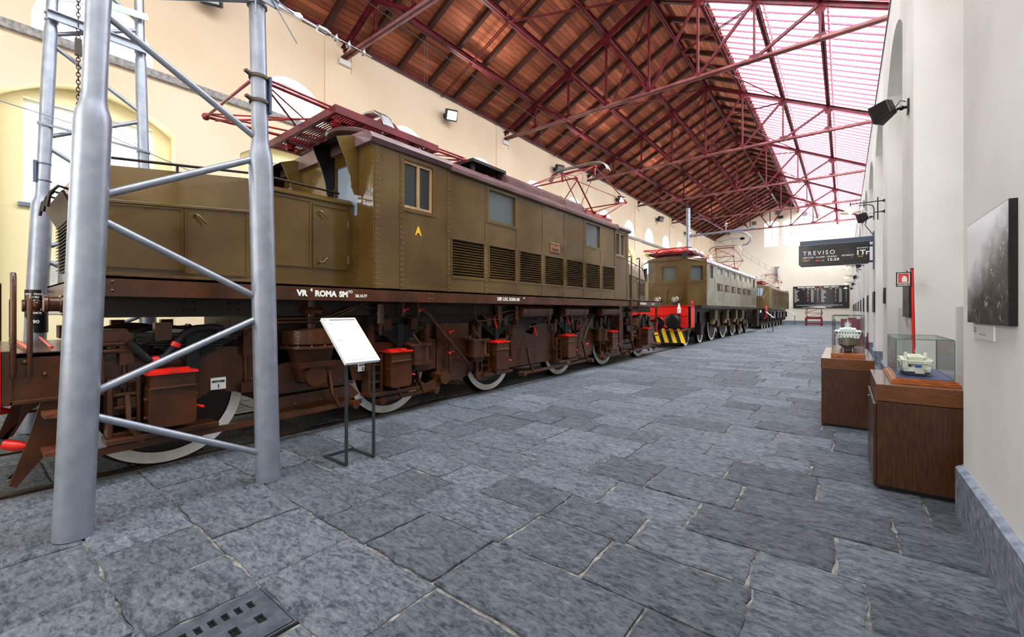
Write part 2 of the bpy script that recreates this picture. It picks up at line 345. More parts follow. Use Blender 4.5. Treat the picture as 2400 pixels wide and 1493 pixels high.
# ============================================================ FLOOR
def make_floor():
    m = M(); cols = []
    m.box(XL-.4, XB+.2, YS, YE+.3, -.3, -.016, mi=1); cols += [(0,0,0,1)]*8
    zones = [(XL, CX-.83), (CX-.665, CX+.665), (CX+.83, XB)]
    def slab(x0,x1,y0,y1, near):
        g = R.uniform(.004,.012) if R.random() > .18 else R.uniform(.012,.026); x0 += g*.7; x1 -= g*.7; y0 += g*.6; y1 -= g*.6
        n = 6 if near else 1; j = .011 if near else .006
        pts = []
        cs = [(x0,y0),(x1,y0),(x1,y1),(x0,y1)]
        for i in range(4):
            a, b = cs[i], cs[(i+1)%4]
            for k in range(n):
                t = k/n
                pts.append((a[0]+(b[0]-a[0])*t+R.uniform(-j,j), a[1]+(b[1]-a[1])*t+R.uniform(-j,j)))
        cx, cy = (x0+x1)/2, (y0+y1)/2; k = len(pts); zt = R.uniform(-.004,.003); tx, ty = R.uniform(-.006,.006), R.uniform(-.006,.006)
        def zz(p): return zt+tx*(p[0]-cx)+ty*(p[1]-cy)
        def inn(p, d):
            return (p[0]+d*(1 if p[0] < cx else -1)*min(1,abs(p[0]-cx)/.12), p[1]+d*(1 if p[1] < cy else -1)*min(1,abs(p[1]-cy)/.12))
        ch = R.uniform(.008,.02) if near else .01
        top = [inn(p, ch) for p in pts]
        vs = [(p[0],p[1],-.05) for p in pts]+[(p[0],p[1],zz(p)-ch*.55) for p in pts]+[(p[0],p[1],zz(p)) for p in top]
        fs = [(i,(i+1)%k,k+(i+1)%k,k+i) for i in range(k)]+[(k+i,k+(i+1)%k,2*k+(i+1)%k,2*k+i) for i in range(k)]+[tuple(range(2*k,3*k))]
        m.add(vs, fs); t = R.random(); c = (t, R.random(), R.random(), 1); cols.extend([c]*len(vs))
    drain = (-2.36,-1.98,.2,.94)
    for zi, (a, b) in enumerate(zones):
        y = -1.2; fixed = [-.6,-.08,.46,.945,1.50,2.02]
        while y < YE:
            d = R.uniform(.40,.60) if R.random() > .12 else R.uniform(.28,.38)
            if fixed: d = fixed.pop(0)-y
            y1 = min(y+d, YE); x = a+R.uniform(-.4,0)
            while x < b-.02:
                w = R.uniform(.45,.95); x1 = min(x+w, b)
                if b-x1 < .2: x1 = b
                xa = max(x, a)
                if x1-xa > .05:
                    if zi == 2 and xa < drain[1] and x1 > drain[0] and y < drain[3] and y1 > drain[2]:
                        # cut the slab around the drain
                        if xa < drain[0]-.06: slab(xa, drain[0]-.03, y, y1, True)
                        if x1 > drain[1]+.06: slab(drain[1]+.03, x1, y, y1, True)
                        if y1 > drain[3]+.06: slab(max(xa,drain[0]-.03), min(x1,drain[1]+.03), drain[3]+.03, y1, True)
                    else: slab(xa, x1, y, y1, y < 14 and zi != 0)
                x = x1
            y = y1
    o = m.build('floor', [slab_m, mortar])
    ca = o.data.color_attributes.new('tone', 'FLOAT_COLOR', 'POINT')
    ca.data.foreach_set('color', [x for c in cols for x in c])
    struct(o)
make_floor()

# rails of the track, sunk flush with the paving
for i, s in enumerate((1,-1)):
    m = M((CX+s*.7525,0,0))
    m.box(-.036,.036,YS,YE-.4,-.015,.008); m.box(-.012*s-.02,-.012*s+.02,YS,YE-.4,-.015,-.012)
    o = m.build('rail', railst)
    tag(o, ('rusty running rail set flush in the paving on the aisle side of the locomotives','rusty running rail set flush in the paving on the far side of the locomotives')[i], 'rail', 'rails of the exhibition track')

# ============================================================ LEFT WALL with niches and upper windows
P = 3.93; C0 = 1.67; HW = 9.62
def arc(c, hw, zs, rise, n=14):
    """points of an arch from left spring to right spring"""
    r = (hw*hw+rise*rise)/(2*rise); zc = zs+rise-r; a0 = math.asin(min(1,hw/r))
    if rise >= hw*.999: a0 = PI/2
    return [(c+r*math.sin(-a0+2*a0*i/n), zc+r*math.cos(-a0+2*a0*i/n)) for i in range(n+1)]
def left_wall():
    m = M(); rev = M(); up = M()
    k = -2; wins = []
    m.box(XL-.5, XL, YS, C0+P*k-P/2, 0, HW)
    while True:
        c = C0+P*k
        if c-P/2 > YE-.5: break
        a, b = c-P/2, min(c+P/2, YE)
        X = XL; d = .38
        nz0, nh = 0.0, 1.3; A = arc(c, nh, 5.41, .53); B = arc(c, .9, 6.95, .9, 16)
        q = lambda y0,y1,z0,z1: m.quad((X,y0,z0),(X,y1,z0),(X,y1,z1),(X,y0,z1))
        if c+nh > YE-.1:
            q(a, YE, 0, HW); break
        q(a, c-nh, 0, 6.60); q(c+nh, b, 0, 6.60)
        for p, r in zip(A, A[1:]): m.quad((X,p[0],p[1]),(X,r[0],r[1]),(X,r[0],6.60),(X,p[0],6.60))
        q(a, c-.9, 6.60, HW); q(c+.9, b, 6.60, HW)
        for p, r in zip(B, B[1:]): m.quad((X,p[0],p[1]),(X,r[0],r[1]),(X,r[0],HW),(X,p[0],HW))
        # reveals of the niche (cream) and its back with the window hole
        out = [(c-nh,0)]+A+[(c+nh,0)]
        for p, r in zip(out, out[1:]): rev.quad((X,p[0],p[1]),(X,r[0],r[1]),(X-d,r[0],r[1]),(X-d,p[0],p[1]))
        wy0, wy1, wz0, wz1 = c-.98, c+1.0, 3.5, 5.55
        xb = X-d
        for y0,y1,z0,z1 in ((c-nh,wy0,0,5.41),(wy1,c+nh,0,5.41),(wy0,wy1,0,wz0)): rev.quad((xb,y0,z0),(xb,y1,z0),(xb,y1,z1),(xb,y0,z1))
        for p, r in zip(A, A[1:]):
            zb = lambda y: 5.41 if not (wy0 < y < wy1) else wz1
            ym = (p[0]+r[0])/2; z0 = zb(ym)
            rev.quad((xb,p[0],min(z0,p[1])),(xb,r[0],min(z0,r[1])),(xb,r[0],max(r[1],z0)),(xb,p[0],max(p[1],z0)))
        for s in ((wy0,wz0,wy0,wz1),(wy1,wz0,wy1,wz1),(wy0,wz1,wy1,wz1),(wy0,wz0,wy1,wz0)):
            rev.quad((xb,s[0],s[1]),(xb,s[2],s[3]),(xb-.25,s[2],s[3]),(xb-.25,s[0],s[1]))
        # upper opening reveals
        out = [(c-.9,6.60)]+B+[(c+.9,6.60)]
        for p, r in zip(out, out[1:]): up.quad((X,p[0],p[1]),(X,r[0],r[1]),(X-.55,r[0],r[1]),(X-.55,p[0],p[1]))
        up.quad((X,c-.9,6.60),(X,c+.9,6.60),(X-.55,c+.9,6.64),(X-.55,c-.9,6.64))
        wins.append((c, wy0, wy1, wz0, wz1, xb, B))
        k += 1
    # shallow pilasters under every truss
    i = -1
    while TY0+TP*i < YE-1:
        y = TY0+TP*i; m.box(XL, XL+.04, y-.62, y+.62, 0, 8.72)
        for s in (-1, 1): m.box(XL, XL+.04, y+s*.24, y+s*.62, 8.72, 9.56)
        i += 1
    m.build('wall_left', creamplaster)
    bpy.data.objects['wall_left']['kind'] = 'structure'
    struct(rev.build('trim_1', creamy)); struct(up.build('trim_2', whiteplaster))
    n = 1
    for c, y0, y1, z0, z1, xb, B in wins:
        f = M(); t = .06
        for a in ((y0,y0+t,z0,z1),(y1-t,y1,z0,z1),(y0+t,y1-t,z0,z0+t),(y0+t,y1-t,z1-t,z1),((y0+y1)/2-t*.6,(y0+y1)/2+t*.6,z0+t,z1-t)): f.box(xb-.2,xb-.13,*a)
        for zz in (4.2,4.9): f.box(xb-.18,xb-.15,y0+t,y1-t,zz-.018,zz+.018)
        w = struct(f.build('window_%d' % n, framewht))
        M().quad((xb-.165,y0,z0),(xb-.165,y1,z0),(xb-.165,y1,z1),(xb-.165,y0,z1)).build('pane', winglass, w)
        M().box(xb-.05,xb+.09,y0-.06,y1+.06,z0-.07,z0).build('window_sill', plinth, w)
        n += 1
        f = M(); X = XL-.5
        for p, r in zip(B, B[1:]): f.bar((X,p[0],p[1]),(X,r[0],r[1]),.06,.06,(1,0,0))
        f.box(X-.03,X+.03,c-.9,c-.84,6.62,6.95); f.box(X-.03,X+.03,c+.84,c+.9,6.62,6.95); f.box(X-.03,X+.03,c-.02,c+.02,6.70,7.84)
        f.box(X-.03,X+.03,c-.84,c+.84,6.62,6.70)
        w = struct(f.build('window_%d' % n, framewht))
        pm = M(); pm.quad(*([(X,c-.9,6.62)]+[(X,p[0],p[1]) for p in B]+[(X,c+.9,6.62)])); pm.build('pane', winglass, w); n += 1
left_wall()
# granite string course, eaves beam
struct(M().box(XL-.3, XL+.10, YS, YE, 6.57, 6.73).build('trim_3', strip_m))
m = M(); m.box(XL, XL+.16, YS, YE, 9.6, 9.64); m.box(XL+.05, XL+.08, YS, YE, 9.6, 9.86); m.box(XL, XL+.14, YS, YE, 9.82, 9.86)
tag(m.build('eaves_beam', steel_red), 'dark red steel eaves beam running along the top of the cream left wall', 'beam')

# ============================================================ RIGHT ARCADE WALL
def right_wall():
    m = M(); P2 = P; w = 2.7; ZT = 6.86
    y0 = 4.25-P2*3
    k = 0
    q = lambda a,b,c,d: m.quad((XR,a,c),(XR,b,c),(XR,b,d),(XR,a,d))
    segs = []
    while y0+P2*k < YE:
        s = y0+P2*k; e = s+w
        if s < 3: k += 1; continue          # the stretch beside the camera is plain wall
        if e > YE-.1: break
        segs.append((s,e)); k += 1
    prev = YS
    for s, e in segs:
        c = (s+e)/2; A = arc(c, w/2, 5.5, .5)
        q(prev, s, 0, ZT)
        for p, r in zip(A, A[1:]): m.quad((XR,p[0],p[1]),(XR,r[0],r[1]),(XR,r[0],ZT),(XR,p[0],ZT))
        out = [(s,0)]+A+[(e,0)]
        for p, r in zip(out, out[1:]): m.quad((XR,p[0],p[1]),(XR,r[0],r[1]),(XB,r[0],r[1]),(XB,p[0],p[1]))
        prev = e
    q(prev, YE, 0, ZT)
    m.box(XB, XB+.3, YS, YE, 0, 9.75)
    m.quad((XR,YS,ZT),(XR,YE,ZT),(XB,YE,ZT),(XB,YS,ZT))
    struct(m.build('wall_right', whiteplaster))
    struct(M().box(XR-.02, XR+.1, YS, YE, ZT, ZT+.03).build('trim_4', slateb))
    bb = M(); prev = YS; pj = .04; hz = .345
    for s, e in segs+[(YE,YE)]:
        if e > s:
            bb.prism([(XR-pj,-.02),(XR-pj,hz-.015),(XR-pj+.02,hz),(XR+.01,hz+.004),(XR+.01,-.02)], prev, s, 'xz')
            bb.box(XR-pj, XB, s, s+.02, 0, hz) if False else None
            bb.box(XR, XB, e-pj, e+.01, -.02, hz); bb.box(XR, XB, s-.01, s+pj, -.02, hz); bb.box(XB-pj, XB, s, e, -.02, hz)
        else: bb.box(XR-pj, XR+.01, prev, YE, -.02, hz)
        prev = e-pj
    struct(bb.build('baseboard_right', plinth))
    return segs
SEGS = right_wall()

# ============================================================ END WALL with two upper windows
def end_wall():
    m = M(); wz0, wz1 = 8.42, 11.0
    ws = [(-7.0,-5.62), (-5.28,-3.82)]
    def top(x): return roofz(x)+.42
    A = [arc((a+b)/2, (b-a)/2, wz1, .22, 10) for a, b in ws]
    q = lambda a,b,z0: m.quad((a,YE,z0),(b,YE,z0),(b,YE,top(b)),(a,YE,top(a)))
    m.quad((XL-.4,YE,0),(XB+.3,YE,0),(XB+.3,YE,wz0),(XL-.4,YE,wz0))
    q(XL-.4, ws[0][0], wz0); q(ws[0][1], -5.5, wz0); q(-5.5, ws[1][0], wz0); q(ws[1][1], XB+.3, wz0)
    for B in A:
        for p, r in zip(B, B[1:]): m.quad((p[0],YE,p[1]),(r[0],YE,r[1]),(r[0],YE,top(r[0])),(p[0],YE,top(p[0])))
    for (a, b), B in zip(ws, A):
        out = [(a,wz0)]+B+[(b,wz0),(a,wz0)]
        for p, r in zip(out, out[1:]): m.quad((p[0],YE,p[1]),(r[0],YE,r[1]),(r[0],YE+.5,r[1]),(p[0],YE+.5,p[1]))
    struct(m.build('wall_end', endplaster))
    for i, ((a, b), B) in enumerate(zip(ws, A)):
        f = M(); y = YE+.4
        for p in (a+.04, (a+b)/2, b-.04): f.box(p-.04,p+.04,y,y+.06,wz0,wz1)
        f.box(a,b,y,y+.06,wz0,wz0+.08); f.box(a,b,y,y+.06,9.7,9.76)
        w = struct(f.build('window_%d' % (90+i), framewht))
        M().quad((a,y+.03,wz0),(b,y+.03,wz0),*[(p[0],y+.03,p[1]) for p in B[::-1]]).build('pane', winglass, w)
    struct(M().box(XL, XR-.06, YE-.05, YE+.02, -.02, .33).build('baseboard_end', plinth))
end_wall()
struct(M().box(XL-.4,XB+.3,YS-.2,YS,0,13.2).build('wall_back_light_block', endplaster))  # unseen wall, added to shut out sky light from behind

# ============================================================ ROOF
XG = -3.85                                   # timber stops here, glass below
def plank_plane(x): return roofz(x)+.36
m = M()
for a, b in ((XL-.3,-5.5), (-5.5,XG+.12)):
    za, zb = plank_plane(a), plank_plane(b)
    m.add([(a,YS,za),(b,YS,zb),(b,YE+.3,zb),(a,YE+.3,za),(a,YS,za+.06),(b,YS,zb+.06),(b,YE+.3,zb+.06),(a,YE+.3,za+.06)], [(0,1,2,3),(7,6,5,4),(0,4,5,1),(2,6,7,3),(1,5,6,2),(3,7,4,0)])
struct(m.build('ceiling', planks))
def slope_bar(m, x0, x1, y, dz, w, h):
    m.bar((x0,y,roofz(x0)+dz),(x1,y,roofz(x1)+dz), w, h, (0,0,1)); return m
first = None
k = 0; y = TY0-TP*1+TP/12
while y < YE:
    lab = 'dark wooden rafter under roof planks, from the cream left wall to the ridge'
    if first is None:
        first = slope_bar(M((0,-y,0)), XL+.02, -5.52, y, .27, .13, .17).build('rafter', rafter_m); first.location = (0,y,0)
        tag(first, lab, 'rafter', 'rafters of the long timber slope')
        f2 = slope_bar(M((0,-y,0)), -5.48, XG+.1, y, .27, .13, .17).build('rafter', rafter_m); f2.location = (0,y,0)
        tag(f2, 'short dark wooden rafter between the ridge and the glass roof', 'rafter', 'short rafters beside the skylight')
    else: dup(first, (0,y,0)); dup(f2, (0,y,0))
    y += TP/6
# purlins along the hall
NX = [-10.45,-8.8,-7.15,-5.5,-3.85,-2.2,-.55]
PL = ['lowest dark red purlin on the timber slope, nearest the left wall','second purlin up from the left wall, dark red steel under the rafters','third purlin up from the left wall, dark red steel just below the ridge',
      'dark red ridge beam along the top of the roof','dark red purlin where timber roof meets the glass','middle purlin across the glass roof, pinkish red steel','lowest purlin across the glass roof, above the right wall']
for x, l in zip(NX, PL):
    m = M(); z = roofz(x)+.12
    if x == -5.5: z = 12.66
    m.box(x-.07,x+.07,YS,YE,z-.09,z-.07); m.box(x-.07,x+.07,YS,YE,z+.08,z+.1); m.box(x-.012,x+.012,YS,YE,z-.09,z+.1)
    if x in (-10.45, -8.8): m.box(x-.10,x-.07,YS,YE,z-.09,z-.01)
    tag(m.build('purlin', steel_red), l, 'purlin', 'roof purlins')

def make_truss():
    root = thing('roof_truss', (0,0,0), '', 'roof truss', 'riveted roof trusses')
    zb = 9.19; xs = [XL]+NX+[1.1]
    for a, b in ((XL-.15,-5.5), (1.25,-5.5)):
        m = M(); s = 1 if b > a else -1
        for dy in (-.06,.06):
            m.bar((a,dy,roofz(a)+.06),(b,dy,roofz(b)+.06),.08,.014); m.bar((a,dy*.35,roofz(a)),(b,dy*.35,roofz(b)),.014,.13)
        m.bar((a,0,roofz(a)+.07),(b,0,roofz(b)+.07),.18,.012)
        m.build('top_chord', steel_red, root)
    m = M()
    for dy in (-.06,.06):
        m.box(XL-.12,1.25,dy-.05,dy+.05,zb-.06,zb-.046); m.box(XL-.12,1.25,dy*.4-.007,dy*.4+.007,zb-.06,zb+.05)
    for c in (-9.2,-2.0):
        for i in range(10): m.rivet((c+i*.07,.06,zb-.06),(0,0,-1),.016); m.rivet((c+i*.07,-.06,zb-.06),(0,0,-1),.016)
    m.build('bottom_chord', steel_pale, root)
    for i, x in enumerate(NX):
        m = M(); zt = roofz(x)
        for dy in (-.03,.03): m.box(x-.035,x+.035,dy-.008,dy+.008,zb,zt)
        m.box(x-.012,x+.012,-.03,.03,zb,zt); m.build('post', steel_red, root)
        g = M()
        g.prism([(x-.2,zb-.03),(x+.2,zb-.03),(x+.12,zb+.15),(x-.12,zb+.15)], -.014,.014,'xz')
        d = .49*(1 if x < -5.5 else -1)
        for q in range(-2,3):
            for sy in (-.017,.017): g.rivet((x+q*.055,sy,zb+.03),(0,sy,0),.012)
        g.build('gusset_plate', steel_red, root); g = M()
        g.prism([(x-.2,zt-.2*d-.02),(x+.2,zt+(.2*d if x != -5.5 else -.1)-.02),(x+.1,zt-.26),(x-.1,zt-.26)], -.016,.016,'xz')
        g.build('gusset_plate', steel_red, root)
    def diag(a, b):
        m = M()
        for dy in (-.035,.035): m.bar((a[0],dy,a[1]),(b[0],dy,b[1]),.012,.085)
        m.bar((a[0],0,a[1]+.03),(b[0],0,b[1]+.03),.08,.01); m.build('diagonal', steel_red, root)
    for i in (2,3): diag((NX[i],zb), (NX[i-1],roofz(NX[i-1])))
    diag((NX[0],roofz(NX[0])), (NX[1],zb)); diag((NX[1],zb),(NX[1]-.0,roofz(NX[1]))) if False else None
    for i in (3,4): diag((NX[i],zb), (NX[i+1],roofz(NX[i+1])))
    diag((NX[6],roofz(NX[6])), (NX[5],zb))
    return root
T = make_truss(); names = ['nearest to the camera','second from the camera','third from the camera','fourth from the camera','fifth from the camera','last before the far wall']
for i in range(6):
    t = T if i == 0 else dup(T, (0,0,0))
    t.location = (0, TY0+TP*i, 0); t['label'] = 'dark red riveted steel roof truss, '+names[i]
    y = TY0+TP*i
    b = M((XL,y,0)).box(-.3,.10,-.19,.19,8.9,9.05).build('bearing_stone', whiteplaster)
    tag(b, 'white bearing stone in the left wall, under the truss '+names[i], 'stone block', 'truss bearing stones')
# slender bracing half way between the trusses
bn = ['above the first locomotive, nearest bay','second bay from the camera','third bay from the camera','fourth bay from the camera','fifth bay from the camera','bay before the far wall']
for i in range(6):
    y = TY0+TP*(i+.5)
    if y > YE-1: break
    wb = thing('wind_brace', (-8,y,11), 'thin dark red cross bracing between two roof trusses, '+bn[i], 'bracing', 'roof cross bracing')
    def wbar(p, q):
        m = M()
        for dy in (-.04,.04): m.bar((p[0],p[1]+dy,p[2]),(q[0],q[1]+dy,q[2]),.028,.028)
        for t in (.02,.5,.98): c = Vector(p).lerp(Vector(q),t); m.box(c.x-.05,c.x+.05,c.y-.06,c.y+.06,c.z-.008,c.z+.008)
        m.build('brace_bar', steel_red, wb)
    wbar((XL+.1,y,roofz(XL)+.12),(-5.5,y,12.5))
    a, b = -8.8, -5.5
    for sg in (-1,1): wbar((a,y,roofz(a)+.02),(b,y+sg*TP*.48,roofz(b)-.1)); wbar((b,y,roofz(b)-.1),(-2.2,y+sg*TP*.48,roofz(-2.2)-.02))

# glass roof, one bay at a time: glazing bars and panes
def bay(y0, y1, label):
    root = thing('skylight_bay', (-1.3, y0, 10.6), label, 'skylight', 'glass roof bays')
    n = max(2, round((y1-y0)/.46)); x0, x1 = XG+.05, XB+.25
    g = M(); g.quad((x0,y0,roofz(x0)+.34),(x1,y0,roofz(x1)+.34),(x1,y1,roofz(x1)+.34),(x0,y1,roofz(x0)+.34))
    g.build('glass_pane', winglass, root)
    for k in range(n):
        y = y0+(k+.5)*(y1-y0)/n; m = M()
        slope_bar(m, x0, x1, y, .31, .045, .045); m.build('glazing_bar', steel_pink, root)
    for x in (-2.05,-.4):
        lm = M(); lm.bar((x+.02,y0+.02,roofz(x)+.205),(x+.02,y1-.02,roofz(x)+.205),.05,.01)
        for k in range(n*2):
            yy = y0+(k+.5)*(y1-y0)/n/2; lm.bar((x,yy,roofz(x)+.2),(x+.05,yy+.1,roofz(x)+.12),.01,.05)
        lm.build('bracket_row', steel_pink, root)
ys = [YS, -.71]+[TY0+TP*i for i in range(6)]+[YE]
bl = ['behind the camera','above the camera','over the first locomotive','second ahead','third ahead','fourth ahead','fifth ahead','next to the far wall']
for i in range(len(ys)-1): bay(ys[i], ys[i+1], 'bay of the white glass roof between red glazing bars, '+bl[i])

# ============================================================ PANTOGRAPHS (parts of the locomotives)
def pantograph(root, cy, z0, mode, platform=False, cx=CX, red=None):
    """z0: top of the roof; mode 'down' or 'up'"""
    red = red or redp
    b = M((cx,cy,z0)); hw = .62
    for s in (-1,1):
        b.bar((s*hw,-.75,.14),(s*hw,.75,.14),.07,.09); b.box(-hw,hw,s*.72-.035,s*.72+.035,.1,.18)
        for y in (-.6,.6): b.lathe([(.05,0),(.075,.02),(.05,.04),(.075,.06),(.05,.09)],(s*hw,y,0),n=10)
    b.box(-hw,hw,-.3,-.24,.11,.17); b.box(-hw,hw,.24,.3,.11,.17)
    for s in (-1,1): b.tube([(-hw-.08,s*.3,.2),(hw+.08,s*.3,.2)],.035,8)
    base = b.build('pantograph', red, root); p = base
    kz, ky, tz = (.12,1.62,.30) if mode == 'down' else (.75,1.46,1.5)
    for s in (-1,1):
        a = M((cx,cy,z0))
        for x in (-1,1):
            a.tube([(x*hw,s*.3,.2),(x*.76,s*ky,kz+.05)],.02,8); a.sphere((x*.76,s*ky,kz+.05),.05,8)
        a.tube([(-.8,s*ky,kz+.05),(.8,s*ky,kz+.05)],.018,8)
        a.tube([(-hw,s*.35,.22),(.74,s*(ky-.1),kz+.03)],.014,6); a.tube([(hw,s*.35,.22),(-.74,s*(ky-.1),kz+.03)],.014,6)
        a.build('lower_arm', red, p)
        a = M((cx,cy,z0))
        for x in (-1,1): a.tube([(x*.76,s*ky,kz+.09),(x*.5,s*.06,tz)],.014,8)
        a.tube([(-.76,s*ky,kz+.09),(.5,s*.1,tz-.02)],.010,6); a.tube([(.76,s*ky,kz+.09),(-.5,s*.1,tz-.02)],.010,6)
        a.build('upper_arm', red, p)
    a = M((cx,cy,z0))
    for x in (-.5,.5): a.bar((x,0,tz-.22),(x,0,tz+.05),.05,.05,(1,0,0))
    a.tube([(-.55,0,tz),(.55,0,tz)],.03,8); a.build('head_shaft', red, p)
    a = M((cx,cy,z0))
    bow = [(-.92,0,tz-.16),(-.83,0,tz),(-.7,0,tz+.09),(-.5,0,tz+.12),(.5,0,tz+.12),(.7,0,tz+.09),(.83,0,tz),(.92,0,tz-.16)]
    for s in (-1,1): a.tube([(q[0],s*.075,q[2]) for q in bow],.016,8)
    for q, w in zip(bow, bow[1:]): a.bar((q[0],0,q[2]+.01),(w[0],0,w[2]+.01),.14,.01,(0,0,1))
    a.build('collector_bow', silver, p)
    if platform:
        a = M((cx,0,z0)); y0, y1 = cy-.78, cy+.9; z = .09
        for s in (-1,1): a.box(s*.9-.02,s*.9+.02,y0,y1,z-.03,z+.07)
        for yy in (y0,y1-.05): a.box(-.88,.88,yy,yy+.05,z-.027,z+.066)
        for x in (-.55,-.2,.2,.55): a.box(x-.03,x+.03,y0+.05,y1-.05,z-.024,z+.017)
        for yy in (cy-.35,cy+.1,cy+.5): a.box(-.88,.88,yy-.025,yy+.025,z-.021,z+.014)
        n = 42
        for i in range(n):
            yy = y0+.06+(y1-y0-.12)*i/n; a.box(-.87,.87,yy,yy+.018,z+.02,z+.026)
        for x in (-.86,.86): a.prism([(cy-.2,z+.06),(cy+.25,z+.06),(cy+.12,z+.15),(cy-.1,z+.15)], x-.015,x+.015)
        a.build('roof_grating', steel_red, p)
    return base

def wheelset(root, y, r, cx=CX, spokes=True, tyre_m=None, thick=.065):
    for s in (1,-1):
        m = M((cx,y,r)); o = s*.80
        m.lathe([(0,0),(r-.11,0),(r-.11,-.02),(r-.075,-.02),(r-.075,0),(r,0),(r+.0,-.10),(r+.03,-.10),(r+.03,-.13),(0,-.13)], (o,0,0), (s,0,0), 56)
        m.lathe([(0,.02),(.15,.02),(.15,-.01)], (o,0,0), (s,0,0), 20)
        w = m.build('wheel', brownd, root)
        M((cx,y,r)).ring((o+s*.002,0,0),(s,0,0),r-.10,r-.004,.004,72).build('tyre', tyre, w)
    M((cx,y,r)).tube([(-.7,0,0),(.7,0,0)],.09,14).build('axle', brownd, root)

def leaf_spring(root, y, z, L=1.0, x=.93, h=.26):
    for s in (1,-1):
        m = M((CX,0,0)); n = 11
        for i in range(n):
            t = i/(n-1); hl = L/2*(1-t*.86); zz = z+h/2-t*h
            m.prism([(y-hl,zz+.006),(y,zz-.018),(y+hl,zz+.006),(y+hl,zz+.022),(y,zz-.002),(y-hl,zz+.022)], s*x-.05,s*x+.05)
        m.box(s*x-.06,s*x+.065,y-.05,y+.05,z-h/2-.1,z+h/2+.02)
        m.tube([(s*x,y,z-h/2-.1),(s*x,y,z-h/2-.28)],.022,8)
        o = m.build('leaf_spring', spring_m, root)
        for q in (-1,1):
            g = M((CX,0,0)); yy = y+q*(L/2-.03); g.prism([(yy-.045,z-.12),(yy+.045,z-.12),(yy+.045,z+.13),(yy,z+.17),(yy-.045,z+.13)], s*x-.07,s*x-.04); g.prism([(yy-.045,z-.12),(yy+.045,z-.12),(yy+.045,z+.13),(yy,z+.17),(yy-.045,z+.13)], s*x+.045,s*x+.075)
            g.disc((s*x+s*.075,yy,z+.1),(s,0,0),.03,.02,10); g.tube([(s*x,yy,z-.1),(s*x,yy,z-.5)],.02,8)
            g.box(s*x-.06,s*x+.06,yy-.06,yy+.06,z-.5,z-.4); g.build('spring_hanger', brown, root)
        for q in (-.22,.24): M((CX,0,0)).box(s*x-.02,s*x+.07,y+q*L-.06,y+q*L+.06,z+h/2-.06,z+h/2+.1).build('spring_clip', brown, root)

def gear_case(root, y, s=1):
    m = M((CX,0,0)); x0, x1 = s*.90, s*1.17; w = .17
    m.prism([(y-w,.43),(y-w+.03,.40),(y+w-.03,.40),(y+w,.43),(y+w,.74),(y+w-.01,.76),(y+w-.01,.865),(y-w+.01,.865),(y-w+.01,.76),(y-w,.74)], x0, x1)
    m.box(s*1.165,s*1.19,y-w+.005,y+w-.005,.735,.76); 
    for q in (.5,.66): m.tube([(s*1.1,y-w-.02,q),(s*1.1,y+w+.02,q)],.016,6)
    # ribbed horn guide with bolts beside the box
    for k in range(5):
        m.box(s*.86,s*1.0,y-w-.2,y-w-.02,.36+.11*k,.39+.11*k)
    m.box(s*.86,s*1.03,y-w-.235,y-w-.2,.34,.85); m.box(s*.86,s*1.03,y-w-.05,y-w-.02,.34,.85)
    for k in range(4): m.lathe([(.025,0),(.025,.02),(0,.02)],(s*.93,y-w-.12,.445+.11*k),(s,0,0),6)
    m.box(s*.86,s*1.1,y-w-.25,y+w+.2,.31,.36)
    o = m.build('gear_case', brown, root, .008)
    l = M((CX,0,0)).box(x0-.0*s,x1+.02*s,y-w-.01,y+w+.01,.865,.885).box(s*1.0,s*1.09,y-.14,y+.14,.885,.905).box(s*1.03,s*1.2,y-.03,y+.03,.88,.91)
    l.build('red_lid', redb, o)
    M((CX,0,0)).tube([(s*1.1,y+w,.55),(s*1.18,y+w+.05,.54)],.012,6).build('grease_cap', redb, o)

def brake_cylinder(root, y, s=1):
    m = M((CX,0,0)); c = (s*1.02,y,0)
    m.lathe([(.17,.93),(.21,.93),(.21,.955),(.0,.955)],c,n=24); m.lathe([(.165,.70),(.165,.93)],c,n=24); m.lathe([(0,.67),(.21,.67),(.21,.70),(.165,.70)],c,n=24)
    m.lathe([(.1,.58),(.12,.62),(.12,.67)],c,n=16); m.box(s*.9,s*1.1,y-.24,y-.1,.94,.97)
    m.tube([(c[0],y,.62),(c[0],y,.36)],.03,8); m.tube([(c[0]+s*.12,y-.05,.95),(c[0]+s*.1,y-.17,1.1)],.015,6)
    m.tube([(s*.7,y+.42,.42),(s*1.12,y+.42,.42)],.075,16); m.lathe([(.095,0),(.095,.05),(0,.05)],(s*1.1,y+.42,.42),(s,0,0),16)
    m.prism([(y-.06,.40),(y-.05,.30),(y+.1,.25),(y+.3,.27),(y+.5,.36),(y+.5,.46),(y+.42,.49),(y+.3,.40),(y+.12,.36),(y+.04,.41)], s*1.0,s*1.06)
    m.build('brake_cylinder', brown, root, .004)

